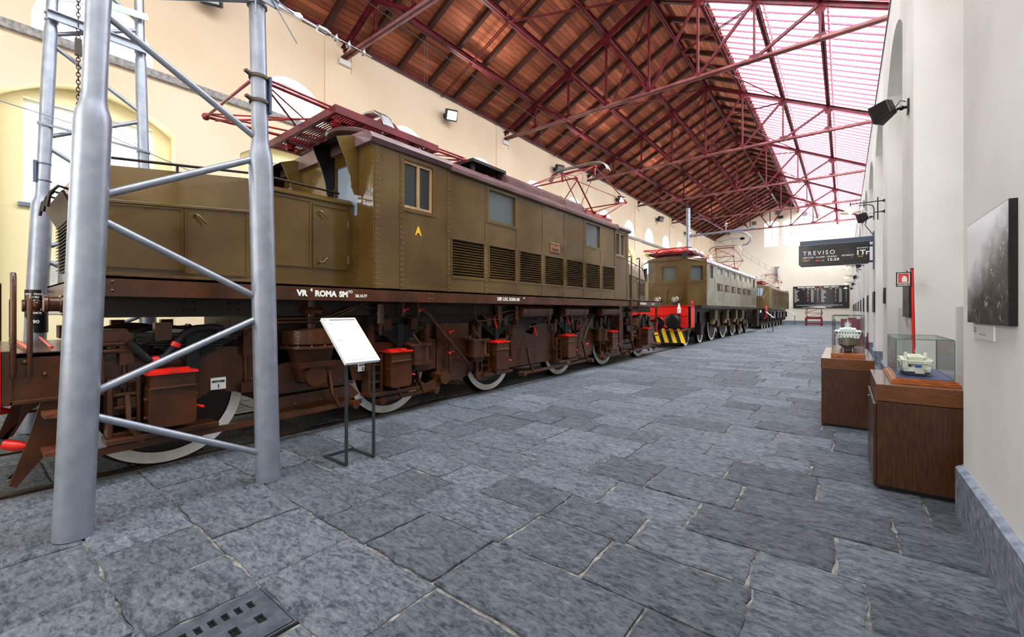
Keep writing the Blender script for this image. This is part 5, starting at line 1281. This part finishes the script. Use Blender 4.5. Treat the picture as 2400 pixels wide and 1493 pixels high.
def hull(m, cx, y0, y1, bm, z0, z1, bow_at, rake=.10, n=18, mi=0, mi2=1, split=.45, transom=.55):
    """ship hull: sections along Y, bow at y0 or y1"""
    secs = []; L_ = y1-y0
    for i in range(n+1):
        t = i/n                       # 0 at bow, 1 at stern
        f = min(1, (t/.30))**.6 if t < .30 else (1 if t < .75 else 1-(1-transom)*((t-.75)/.25)**2)
        b = bm/2*f; fl = .5+.5*min(1,t/.25)
        sheer = .12*(z1-z0)*max(0,(.35-t)/.35)**2
        pts = []
        for s in (-1,1):
            for (u, v) in ((0,0),(.55*fl,.03),(.86*fl,.22),(.97*fl+.03*(1-fl),split),(1,1)):
                pts.append((s*b*u, v))
        yy = y0+L_*t if bow_at == 0 else y1-L_*t
        sg = -1 if bow_at == 0 else 1
        row = []
        order = [pts[k] for k in (4,3,2,1,0)]+[pts[k] for k in (6,7,8,9)]
        for (px_, v) in order: row.append((cx+px_, yy+sg*rake*L_*.5*v*max(0,1-t/.3), z0+(z1-z0+sheer)*v))
        secs.append(row)
    k = len(secs[0])
    for a, b in zip(secs, secs[1:]):
        for j in range(k-1):
            low = j in (1,2,3,4,5,6)
            m.quad(a[j],a[j+1],b[j+1],b[j], mi=(mi2 if low else mi))
    e_ = secs[-1]; m.quad(e_[0],e_[1],e_[7],e_[8], mi=mi); m.quad(*e_[1:8], mi=mi2)
    for a, b in zip(secs, secs[1:]): m.quad(a[0],b[0],b[-1],a[-1], mi=mi)
def ship1():
    root = thing('ship_model', (.035,7.4,.882), 'model ship with grey hull and white decks, in the tall glass case', 'ship model', 'ship models')
    cx = .035; y0, y1 = 6.85, 8.1
    m = M(); hull(m, cx, y0, y1, .155, .925, 1.065, 0, .06, split=.34); o = m.build('hull', [shipg, shipk], root)
    m = M(); n = 12
    for s in (-1,1): m.box(cx+s*.09-.006,cx+s*.09+.006,7.05,7.9,1.085,1.112)
    m.box(cx-.088,cx+.088,7.0,7.95,1.062,1.112); m.box(cx-.098,cx+.098,7.0,7.9,1.110,1.116); m.box(cx-.075,cx+.075,7.02,7.85,1.114,1.145); m.box(cx-.105,cx+.105,7.02,7.5,1.143,1.149); m.box(cx-.06,cx+.06,7.05,7.7,1.148,1.172); m.box(cx-.065,cx+.065,7.04,7.7,1.171,1.175); m.box(cx-.03,cx+.03,7.1,7.5,1.174,1.195)
    m.lathe([(.022,1.195),(.018,1.225),(.03,1.228),(.03,1.238),(0,1.24)],(cx,7.2,0),n=14); m.tube([(cx,7.2,1.23),(cx,7.2,1.30)],.004,6)
    for z, w in ((1.26,.03),(1.275,.022),(1.245,.026)): m.box(cx-w,cx+w,7.198,7.202,z,z+.003)
    m.sphere((cx,7.2,1.252),.012,8)
    for s in (-1,1):
        for k in range(7): m.tube([(cx+s*.098,7.05+.12*k,1.115),(cx+s*.098,7.05+.12*k,1.14)],.0025,5)
        for k in range(4): m.lathe([(0,-.05),(.012,-.04),(.014,0),(.012,.04),(0,.05)],(cx+s*.095,7.15+.18*k,1.13),(0,1,0),8)
    m.build('superstructure', white, root)
    m = M()
    for k in range(7): m.box(cx-.066+.0205*k,cx-.056+.0205*k,7.017,7.021,1.122,1.136)
    for k in range(6): m.box(cx-.07+.026*k,cx-.060+.026*k,6.997,7.001,1.082,1.092)
    for s in (-1,1): m.box(cx+s*.045-.006,cx+s*.045+.006,6.93,6.95,1.02,1.03)
    m.build('porthole', shipk, root)
    m = M()
    for y in (7.0,7.4,7.8):
        for s in (-1,1): m.lathe([(.012,.882),(.006,.888),(.004,.94)],(cx+s*.035,y,0),n=8)
    m.build('support_post', silver, root); root.scale = (1.33,1,1)
ship1()
def ship2():
    root = thing('ship_model', (.47,5.02,.90), 'ivory model ferry with dark blue hull, stern towards the camera, in the low glass case', 'ship model', 'ship models')
    cx = .47; y0, y1 = 4.80, 5.36
    m = M(); hull(m, cx, y0, y1, .18, .905, .975, 1, .05, transom=.92); m.build('hull', [shipw, shipb], root)
    m = M(); m.box(cx-.085,cx+.085,4.84,5.2,.973,1.0); m.box(cx-.088,cx+.088,4.80,5.22,1.0,1.025)
    m.box(cx-.09,cx-.055,4.79,5.2,.965,1.03); m.box(cx+.055,cx+.09,4.82,5.2,.965,1.03)
    m.box(cx-.1,cx+.1,4.81,5.22,1.025,1.029); m.box(cx-.045,cx+.045,4.83,5.18,1.03,1.052); m.box(cx-.055,cx+.055,4.82,5.18,1.052,1.055); m.box(cx-.03,cx+.03,4.86,5.0,1.055,1.066)
    for s in (-1,1):
        m.lathe([(.014,1.028),(.012,1.07),(.014,1.072),(.014,1.078),(.01,1.082),(.01,1.09),(0,1.09)],(cx+s*.062,4.9,0),n=14)
        for k in range(8): m.tube([(cx+s*.1,4.82+.05*k,1.028),(cx+s*.1,4.82+.05*k,1.045)],.0015,5)
        m.tube([(cx+s*.1,4.81,1.045),(cx+s*.1,5.2,1.045)],.0015,5)
        for k in range(3): m.lathe([(0,-.03),(.01,-.02),(.012,0),(.01,.02),(0,.03)],(cx+s*.098,4.9+.1*k,1.01),(0,1,0),8)
    m.tube([(cx-.1,4.81,1.045),(cx+.1,4.81,1.045)],.0015,5)
    for k in range(9): m.tube([(cx-.1+.025*k,4.81,1.028),(cx-.1+.025*k,4.81,1.045)],.0015,5)
    m.tube([(cx,4.9,1.06),(cx,4.9,1.125)],.002,6); m.box(cx-.012,cx+.012,4.899,4.901,1.10,1.102)
    m.tube([(cx-.1,4.79,.99),(cx-.1,4.79,1.03)],.006,8)
    m.build('superstructure', shipw, root)
    m = M()
    for k in range(6): m.ring((cx-.035+.014*k,4.798,1.0125),(0,-1,0),.003,.0045,.001,12)
    for x in (-.075,-.06,.06,.075): m.disc((cx+x,4.788,1.013),(0,-1,0),.0025,.001,8)
    m.box(cx-.05,cx-.035,4.797,4.80,.975,.995)
    m.build('porthole', shipk, root)
    M().box(cx-.01,cx+.022,4.79,4.83,.972,.988).build('blue_lorry', mat('toy_blue', (40,96,190), .4), root)
    M().quad((cx-.015,4.775,.925),(cx+.045,4.775,.925),(cx+.04,4.79,.968),(cx-.012,4.79,.968)).quad((cx+.03,4.78,.965),(cx+.08,4.77,.955),(cx+.08,4.79,.99),(cx+.03,4.79,.995)).build('stern_ramp', shipg, root)
    m = M()
    for y in (4.9,5.2): m.box(cx-.04,cx+.04,y-.005,y+.005,.901,.91)
    m.build('support_post', brass, root); root.location.z -= .020
ship2()

# ============================================================ THINGS ON THE RIGHT WALL
def picture(y0, y1, z0, z1, mt, label, t=.03, cap=True):
    root = thing('framed_picture', (XR,(y0+y1)/2,(z0+z1)/2), label, 'picture', 'pictures along the right wall'); 
    M().box(XR-t,XR,y0,y1,z0,z1).build('dark_mount', blackp, root)
    M().box(XR-t-.002,XR-t,y0+.004,y1-.004,z0+.004,z1-.004).build('photograph_print', mt, root)
picture(3.07, 3.93, 1.345, 1.955, photo0, 'large misty black and white aerial photograph nearest the camera on the right wall')
def caption(y0,y1,z0,z1,label):
    r = thing('caption_card', (XR,(y0+y1)/2,z0), label, 'label', 'caption cards'); M().box(XR-.007,XR,y0,y1,z0,z1).build('card', white, r)
    m = M(); X = XR-.0075; q = lambda a,b,c,d: m.quad((X,a,c),(X,b,c),(X,b,d),(X,a,d)); h = z1-z0; w = y1-y0
    q(y1-.16*w,y1-.06*w,z0+.42*h,z0+.46*h); q(y1-.16*w,y1-.06*w,z0+.72*h,z0+.76*h); q(y1-.16*w,y1-.14*w,z0+.42*h,z0+.76*h); q(y1-.08*w,y1-.06*w,z0+.42*h,z0+.76*h); m.build('red_emblem', maroon, r)
    m = M(); q(y0+.35*w,y0+.7*w,z0+.3*h,z0+.33*h); m.build('text_line', blackp, r)
caption(3.46,3.92,1.25,1.335,'white caption card below the large aerial photograph')
picture(7.05, 7.75, 1.335, 1.80, photo2, 'dark photograph on the first pier, behind the red extinguisher pole')
caption(7.3,7.75,1.24,1.32,'small white caption card below the dark photograph on the first pier')
kinds = [photo1, photo2, photo1, photo2, photo1, photo2, photo0, photo2, photo1, photo2]
for k in range(11):
    yc = 11.4+P*k; w = .8
    if yc > 53: break
    z0, z1 = (1.56,1.87) if k == 0 else (1.37,1.93)
    if k == 0: w = .3
    nm_ = ['small dark picture on the second pier of the right wall','colour picture on the third pier, below the departure sign']+['picture on the %s pier of the right wall, counted from the camera' % o for o in ('fourth','fifth','sixth','seventh','eighth','ninth','tenth','eleventh','twelfth')]
    picture(yc-w/2, yc+w/2, z0, z1, kinds[k % 10], nm_[k])
# reflective sheets standing at the back of the first two bays
o = M().box(1.0,1.008,5.62,6.93,.35,1.46).build('plexiglass_sheet', mirrorglass); tag(o, 'clear upright plexiglass sheet in the first wall bay behind the cabinet', 'glass sheet')
o = M().box(.80,.808,9.0,10.86,.0,1.46).build('plexiglass_sheet', mirrorglass); tag(o, 'clear upright plexiglass sheet in the second wall bay beyond the first pier', 'glass sheet')

def speaker(y, z, label):
    root = thing('loudspeaker', (XR,y,z), label, 'loudspeaker', 'wall loudspeakers'); o = (XR,y,z)
    m = M(o); m.box(-.02,0,-.05,.05,-.09,.09); m.tube([(-.02,0,0),(-.12,0,.0)],.018,10); m.sphere((-.07,0,0),.03,10); m.tube([(-.03,.0,.07),(-.08,.0,.10),(-.13,0,.03)],.006,6); m.build('bracket', blackp, root)
    m = M(o); c = Vector((-.24,-.03,.0)); R_ = Matrix.Rotation(math.radians(-38),4,'Z') @ Matrix.Rotation(math.radians(-18),4,'Y')
    def pt(p): v = R_ @ Vector(p); return c+v
    f = [(-.12,-.09,-.13),(-.12,.09,-.13),(-.12,.09,.13),(-.12,-.09,.13)]; b = [(.10,-.055,-.10),(.10,.055,-.10),(.10,.055,.10),(.10,-.055,.10)]
    vs = [pt(p) for p in f+b]; m.add(vs, [(0,1,2,3),(7,6,5,4),(0,4,5,1),(1,5,6,2),(2,6,7,3),(3,7,4,0)]); m.build('cabinet', blackp, root, .018)
    M(o).add([pt((-.124,-.075,-.11)),pt((-.124,.075,-.11)),pt((-.124,.075,.11)),pt((-.124,-.075,.11))],[(0,1,2,3)]).build('grille', charcoal, root)
    if y > 20: root.scale = (.7,.7,.7)
for y, l in ((7.4,'black loudspeaker on the first pier of the right wall, above the extinguisher sign'),(15.45,'black loudspeaker on the third pier, above the hanging departure sign'),(23.1,'black loudspeaker on the fifth pier of the right wall'),(31,'black loudspeaker on the seventh pier of the right wall'),(38.9,'black loudspeaker on the ninth pier of the right wall'),(46.7,'black loudspeaker on the eleventh pier of the right wall')): speaker(y, 4.02 if y < 20 else 3.3, l)

def wall_lamp(y, label):
    root = thing('wall_lamp', (XR,y,3.6), label, 'wall lamp', 'bracket lamps'); o = (XR,y,3.6); m = M(o)
    m.tube([(0,0,.06),(-.56,0,.06)],.012,8); m.tube([(0,0,-.16),(-.17,0,-.16)],.011,8); m.tube([(-.11,0,.14),(-.11,0,-.32)],.011,8); m.tube([(-.17,0,-.27),(-.17,0,-.08),(-.19,0,-.02),(-.25,0,.01),(-.42,0,.01)],.010,8); m.tube([(-.33,0,.11),(-.33,0,-.04)],.008,8)
    for z in (.06,-.16): m.lathe([(.012,-.06),(.018,-.03),(.042,0)],(0,0,z),(1,0,0),12)
    m.tube([(-.55,0,.1),(-.55,0,0)],.01,8); m.build('bracket', charcoal, root)
    m = M(o); m.lathe([(.03,.03),(.05,-.02),(.06,-.04),(.18,-.09),(.185,-.10),(.175,-.10),(.05,-.05)],(-.55,0,-.02),n=28); m.build('lamp_shade', mat_shade, root)
    M(o).sphere((-.55,0,-.10),.045,12).build('bulb', lampwarm, root)
mat_shade = mat('white_enamel_shade', (232,224,206), .35)
for k, l in enumerate(('nearest the camera on the second pier','on the fourth pier, hidden partly by the departure sign','on the sixth pier','on the eighth pier','on the tenth pier','on the twelfth pier')):
    wall_lamp(11.5+P*2*k, 'white enamel bracket lamp '+l)

# hanging train indicator
def treviso():
    Y = 15.4; root = thing('departure_sign', (0,Y,3.1), 'black hanging train sign reading TREVISO 12:20, on a blue-grey beam from the right wall', 'departure sign')
    M().box(-1.05,XR,Y-.0,Y+.14,3.33,3.48).build('support_beam', slateb, root, .006)
    m = M(); x0, x1, z0, z1 = -1.07,.545,2.72,3.335
    m.prism([(x0,z0+.05),(x0+.05,z0),(x1-.03,z0),(x1,z0+.04),(x1,z1),(x0,z1)], Y-.16, Y+.16, 'xz'); m.build('housing', navy, root, .01)
    m = M(); y = Y-.163
    for q in ((x0+.03,x1-.03,z0+.1,z0+.112),): m.box(q[0],q[1],y-.004,y,q[2],q[3])
    m.build('lower_rim', blackp, root)
    m = M(); sz = lambda px: px
    def t(b_, s, x, z, bold=0, sp=1, sx=1): txt(m, b_, s, (x,y,z), (1,0,0), (0,0,1), bold, sp, 'LEFT', sx)
    t('TREVISO', .165, -.965, 3.035, .001, 1.38, .92); t('IND SUSS.', .062, -.965, 2.945, .001); t('CLASSIF.', .062, -.66, 2.945, .001); t('ORARIO', .062, -.40, 2.945, .001); t('RITARDO', .062, -.06, 2.95, .001); t('BINARIO', .062, .27, 3.13, 0); t('1Tr', .185, .245, 2.965, .006, 1.0, 1.05); t('12:20', .10, -.39, 2.845, .004, 1.25); t('1 N', .045, -.545, 2.845, .002, 1.3)
    m.build('lettering', letter_m, root)
    m = M(); m.quad((-.665,y,2.845),(-.575,y,2.845),(-.565,y,2.885),(-.655,y,2.885)); m.build('red_emblem', redb, root)
    m = M(); m.quad((-.965,y,2.895),(-.79,y,2.895),(-.79,y,2.905),(-.965,y,2.905)); m.quad((-.965,y,2.865),(-.83,y,2.865),(-.83,y,2.875),(-.965,y,2.875))
    for x in (.32,.38): m.disc((x,y,2.92),(0,-1,0),.02,.002,10)
    m.box(.165,.172,y-.002,y,2.89,2.93); m.build('yellow_marks', amber, root)
    m = M(); m.box(XR-.03,XR,Y-.06,Y+.06,2.55,3.6)
    for z in (2.78,3.22): m.tube([(XR-.14,Y,z),(XR-.02,Y,z)],.03,10); m.sphere((XR-.1,Y,z),.035,8)
    m.tube([(XR-.02,Y,3.5),(XR-.2,Y,3.8),(XR-.16,Y,3.95),(XR-.02,Y,4.0)],.012,8); m.build('wall_bracket', slateb, root)
treviso()

# fire extinguisher sign on its red pole
def estintore():
    x, y = .60, 6.55; root = thing('extinguisher_stand', (x,y,0), 'tall leaning red pole with a square ESTINTORE sign, in the bay behind the nearest cabinet', 'fire extinguisher sign')
    m = M(); lean = -.0; m.tube([(x+.035,y+.02,0),(x+.0,y,1.88)],.0145,16); m.build('pole', redb, root)
    M().tube([(x+.0,y,1.878),(x,y,1.893)],.0152,16).build('pole_cap', blackp, root)
    M().lathe([(0,0),(.14,0),(.14,.02),(.02,.03)],(x+.035,y+.02,0),n=28).build('base', redb, root)
    m = M(); x0, x1, z0, z1 = x-.135, x-.012, 1.69, 1.85; Y = y-.025
    for a in ((x0,x1,z0,z0+.008),(x0,x1,z1-.008,z1),(x0,x0+.008,z0,z1),(x1-.008,x1,z0,z1)): m.box(a[0],a[1],Y-.012,Y+.02,a[2],a[3])
    m.box(x0,x1,Y+.01,Y+.02,z0,z1); m.tube([(x1-.03,Y+.02,z1),(x1-.03,Y+.02,z1+.02)],.005,8); fr = m.build('sign_frame', blackp, root)
    M().box(x0+.008,x1-.008,Y-.006,Y+.01,z0+.008,z1-.008).build('sign_panel', white, fr)
    M().box(x0+.018,x1-.018,Y-.008,Y-.006,z0+.045,z1-.018).build('red_field', redb, fr)
    m = M(); c = (x0+x1)/2+.008; yy = Y-.0085
    m.quad((c-.022,yy,z0+.052),(c+.022,yy,z0+.052),(c+.022,yy,z0+.100),(c-.022,yy,z0+.100)); m.quad((c-.022,yy,z0+.100),(c+.022,yy,z0+.100),(c+.010,yy,z0+.112),(c-.010,yy,z0+.112)); m.box(c-.014,c+.014,yy-.0003,yy,z0+.114,z0+.120)
    m.tube([(c-.01,yy,z0+.122),(c-.03,yy,z0+.12),(c-.038,yy,z0+.09),(c-.034,yy,z0+.066),(c-.028,yy,z0+.06)],.0016,6); m.build('extinguisher_symbol', white, fr)
    m = M(); txt(m,'ESTINTORE',.024,((x0+x1)/2,Y-.0085,z0+.018),(1,0,0),(0,0,1),.0008,1,'CENTER',.82); m.build('lettering', blackp, fr)
estintore()
# maroon folding boards behind the second cabinet
root = thing('maroon_board', (.05,9.6,0), 'maroon folding board standing on the floor behind the second cabinet', 'board')
M().box(-.05,.22,9.6,9.62,.0,1.27).build('board_leaf', maroon, root); M().box(.05,.17,9.72,9.74,.0,1.29).build('board_leaf', maroon, root); M().box(-.17,-.13,9.8,9.82,0,1.26).build('board_leaf', maroon, root)
root = thing('maroon_board', (.31,10.5,0), 'slanting maroon board leaning by the pier beyond the second cabinet', 'board')
M().add([(.24,10.5,0),(.38,10.5,0),(.36,10.6,1.0),(.345,10.6,1.0),(.24,10.53,0),(.38,10.53,0),(.36,10.62,1.0),(.345,10.62,1.0)],[(0,1,2,3),(7,6,5,4),(0,4,5,1),(1,5,6,2),(2,6,7,3),(3,7,4,0)]).build('board_leaf', maroon, root)

# ============================================================ LEFT WALL AND END WALL FITTINGS
def floodlight(y, z, lit, label):
    root = thing('floodlight', (XL,y,z), label, 'floodlight', 'wall floodlights'); o = (XL,y,z)
    M(o).box(0,.05,-.06,.06,-.08,.08).tube([(.04,0,0),(.22,0,-.02)],.022,8).build('bracket', blackp, root)
    c = Vector((.36,0,-.05)); R_ = Matrix.Rotation(math.radians(-28),4,'Z') @ Matrix.Rotation(math.radians(28),4,'Y')
    f = lambda p: c+R_ @ Vector(p)
    m = M(o); vs = [f((x,y_,z_)) for x in (-.16,.12) for y_, z_ in ((-.22,-.2),(.22,-.2),(.22,.2),(-.22,.2))]
    m.add(vs, [(0,3,2,1),(4,5,6,7),(0,1,5,4),(1,2,6,5),(2,3,7,6),(3,0,4,7)]); m.build('housing', charcoal, root, .03)
    M(o).add([f((.125,a,b)) for a, b in ((-.18,-.15),(.18,-.15),(.18,.15),(-.18,.15))],[(0,1,2,3)]).build('front_glass', floodglow if lit else silver, root)
FL = ['above the first window, top left','above the roof of the nearest locomotive','above the middle of the first locomotive','above the raised pantograph of the first locomotive','high above the second locomotive','farthest along']
for k in range(6): floodlight(3.55+7.78*k, 8.86, k in (1,3,5), 'dark floodlight on the cream left wall, '+FL[k])
root = thing('wall_plaque', (XL-.35,1.15,1.9), 'pale grey inscribed stone plaque on the left wall behind the danger-band mast', 'plaque')
M().box(XL-.38,XL-.35,.75,1.55,1.35,2.42).build('stone_panel', mat('pale_plaque_stone', (206,204,198), .7, var=.1), root)
def board():
    y = YE-.1; x0, x1, z0, z1 = -4.30,.40,1.66,3.96; root = thing('departure_board', ((x0+x1)/2,YE,z0), 'wide black departures and arrivals board on the far wall', 'departure board')
    M().box(x0,x1,y,YE,z0,z1).build('board_panel', navy, root, .02)
    W = x1-x0; Hh = z1-z0; yy = y-.006; u = lambda f: x0+W*f; v = lambda f: z1-Hh*f
    m = M(); txt(m,'PARTENZE / DEPARTURES',.19,(u(.08),yy,v(.085)),(1,0,0),(0,0,1),.008,1,'LEFT',.68); txt(m,'ARRIVI / ARRIVALS',.19,(u(.56),yy,v(.085)),(1,0,0),(0,0,1),.008,1.1,'LEFT',.72)
    rr = random.Random(5); q = lambda a,b,c,d: m.quad((u(a),yy,v(c)),(u(b),yy,v(c)),(u(b),yy,v(d)),(u(a),yy,v(d)))
    for a in (.02,.175,.265,.325,.39,.44,.505,.665,.76,.825,.9): q(a,a+.03,.155,.13)
    for k in range(10):
        z = .205+.056*k
        for b_ in (.02,.515):
            x = b_
            for j in range(rr.randint(4,8)): q(x,x+.009,z+.014,z-.012); x += .0115
            x = b_+.31
            for j in range(4): q(x,x+.009,z+.014,z-.012); x += .0125
            q(b_+.425,b_+.435,z+.012,z-.012)
            if k % 3 != 0: q(b_+.245,b_+.26,z+.014,z-.012)
    for z, a, b_ in ((.87,.06,.88),(.93,.3,.7)):
        x = a
        while x < b_:
            if rr.random() > .12: q(x,x+.008,z+.012,z-.012)
            x += .0105
    m.build('lettering', letter_m, root)
    m = M(); m.quad((u(.475),yy,v(.09)),(u(.515),yy,v(.09)),(u(.525),yy,v(.03)),(u(.485),yy,v(.03)))
    for k in (0,3,4,7):
        z = .205+.056*k
        for b_ in (.26,.75): m.quad((u(b_),yy-.001,v(z+.014)),(u(b_+.025),yy-.001,v(z+.014)),(u(b_+.027),yy-.001,v(z-.014)),(u(b_+.002),yy-.001,v(z-.014)))
    m.build('red_marks', redb, root)
board()
root = thing('pantograph_trestle', (-2.24,48.6,0), 'red steel trestle on the floor near the far wall', 'trestle')
m = M()
for x in (-2.84,-1.66):
    for y in (48.2,49.4): m.box(x-.06,x+.06,y-.06,y+.06,0,.72)
for y in (48.2,49.4): m.box(-2.84,-1.66,y-.05,y+.05,.6,.7); m.box(-2.84,-1.66,y-.05,y+.05,.12,.22)
for x in (-2.84,-1.66): m.box(x-.05,x+.05,48.2,49.4,.6,.7)
m.build('frame', redp, root)
root = thing('pantograph_exhibit', (-2.24,48.8,.72), 'half folded dark red pantograph displayed on the red trestle', 'pantograph')
m = M((-2.24,48.8,.72))
for s in (-1,1): m.box(s*.55-.04,s*.55+.04,-.7,.7,0,.12); m.box(-.6,.6,s*.6-.04,s*.6+.04,0,.1)
m.build('base_frame', redp, root)
m = M((-2.24,48.8,.72))
for s in (-1,1):
    for x in (-1,1): m.tube([(x*.5,s*.3,.1),(x*.62,s*1.0,.45),(x*.5,s*.05,.95)],.024,8)
    m.tube([(-.62,s*1.0,.45),(.62,s*1.0,.45)],.02,8); m.tube([(-.62,s*1.0,.45),(.5,s*.1,.92)],.014,6); m.tube([(-.5,s*.3,.1),(.62,s*1.0,.45)],.014,6)
m.build('arm', redp, root)
M((-2.24,48.8,.72)).tube([(-.95,0,.85),(-.8,0,.98),(.8,0,.98),(.95,0,.85)],.04,8).build('collector_bow', silver, root)
for x, z, l in ((-5.75,12.05,'grey ventilation grille high under the ridge on the far wall'),(-3.3,11.6,'grey ventilation grille on the far wall, right of the upper windows'),(-8.0,11.2,'grey ventilation grille on the far wall, left of the upper windows')):
    r = thing('wall_grille', (x,YE,z), l, 'grille', 'far wall grilles'); m = M((x,YE-.03,z)); m.box(-.22,.22,0,.03,-.2,.2)
    for k in range(5): m.box(-.2,.2,-.02,0,-.16+.08*k-.012,-.16+.08*k+.012)
    m.build('grille_panel', galv, r)
r = thing('floodlight', (-5.45,YE,11.5), 'dark floodlight between the upper windows of the far wall', 'floodlight', 'wall floodlights'); M((-5.45,YE-.35,11.5)).box(-.25,.25,0,.2,-.15,.15).box(-.05,.05,.2,.35,-.05,.05).build('housing', charcoal, r, .03)

sumpm = mat('dark_drain_pit', (10,10,10), .9)
# drain grate in the paving
root = thing('drain_grate', (-2.17,.6,0), 'grey cast iron drain grate with slots, set in the paving', 'drain')
m = M(); x0,x1,y0,y1 = -2.35,-1.99,.22,.925; zt = .004
zb_ = -.013
def strip(xa, xb, cuts):
    yy = y0
    for c, w_ in sorted(cuts): m.box(xa,xb,yy,c-w_/2,zb_,zt); yy = c+w_/2
    m.box(xa,xb,yy,y1,zb_,zt)
strip(x0,-2.285,[]); strip(-2.285,-2.228,[(.848-.053*k,.027) for k in range(11)]); strip(-2.228,-2.152,[]); strip(-2.152,-2.088,[(.838-.105*k,.038) for k in range(6)]); strip(-2.088,x1,[])
for q in ((x0-.014,x1+.014,y0-.014,y0-.004),(x0-.014,x1+.014,y1+.004,y1+.014),(x0-.014,x0-.004,y0-.004,y1+.004),(x1+.004,x1+.014,y0-.004,y1+.004)): m.box(*q,zb_,zt-.003)
m.build('grate', iron, root, .0025)
M().box(x0-.02,x1+.02,y0-.02,y1+.02,-.02,-.0135).build('sump', sumpm, root)

# ============================================================ LIGHT
w = bpy.data.worlds.new('sky'); SC.world = w; w.use_nodes = True
bg = w.node_tree.nodes['Background']; bg.inputs[0].default_value = (.86,.93,1,1); bg.inputs[1].default_value = 4.5
def area(loc, rot, sx, sy, power, col=(1,1,1)):
    l = bpy.data.lights.new('daylight_or_fill', 'AREA'); l.shape = 'RECTANGLE'; l.size = sx; l.size_y = sy; l.energy = power; l.color = col
    o = bpy.data.objects.new('daylight_or_fill', l); o.location = loc; o.rotation_euler = rot; COL.objects.link(o); return o
# sky light through the glass roof, then an added fill lamp behind the camera
sl = math.atan(.49)
area((-.9,24.2,11.4), (0,sl,0), 4.4, 58, 3600, (.93,.97,1))
area((-3.2,YS+.3,4.2), (math.radians(90),0,math.radians(-14)), 7, 6, 400, (1,.98,.95))
# spots added at the left wall floodlights to brighten the timber roof
for k in range(7):
    l = bpy.data.lights.new('roof_fill_spot', 'SPOT'); l.energy = 650; l.spot_size = math.radians(95); l.spot_blend = 1; l.shadow_soft_size = .25; l.color = (1,.93,.84)
    o = bpy.data.objects.new('roof_fill_spot', l); o.location = (XL+.75, 3.55+7.78*k, 8.6); o.rotation_euler = V(.80,.0,.46).to_track_quat('-Z','Y').to_euler(); COL.objects.link(o)
SC.view_settings.view_transform = 'Standard'; SC.view_settings.look = 'None'; SC.view_settings.exposure = .44; SC.view_settings.gamma = .9

# ============================================================ CAMERA
cam = bpy.data.cameras.new('camera'); co = bpy.data.objects.new('camera', cam); COL.objects.link(co)
co.location = (0,0,H); co.rotation_euler = (math.radians(90), 0, math.atan(.779))
cam.sensor_width = 36; cam.lens = 15.0; cam.shift_y = -19/2400; cam.clip_start = .05; cam.clip_end = 300
SC.camera = co
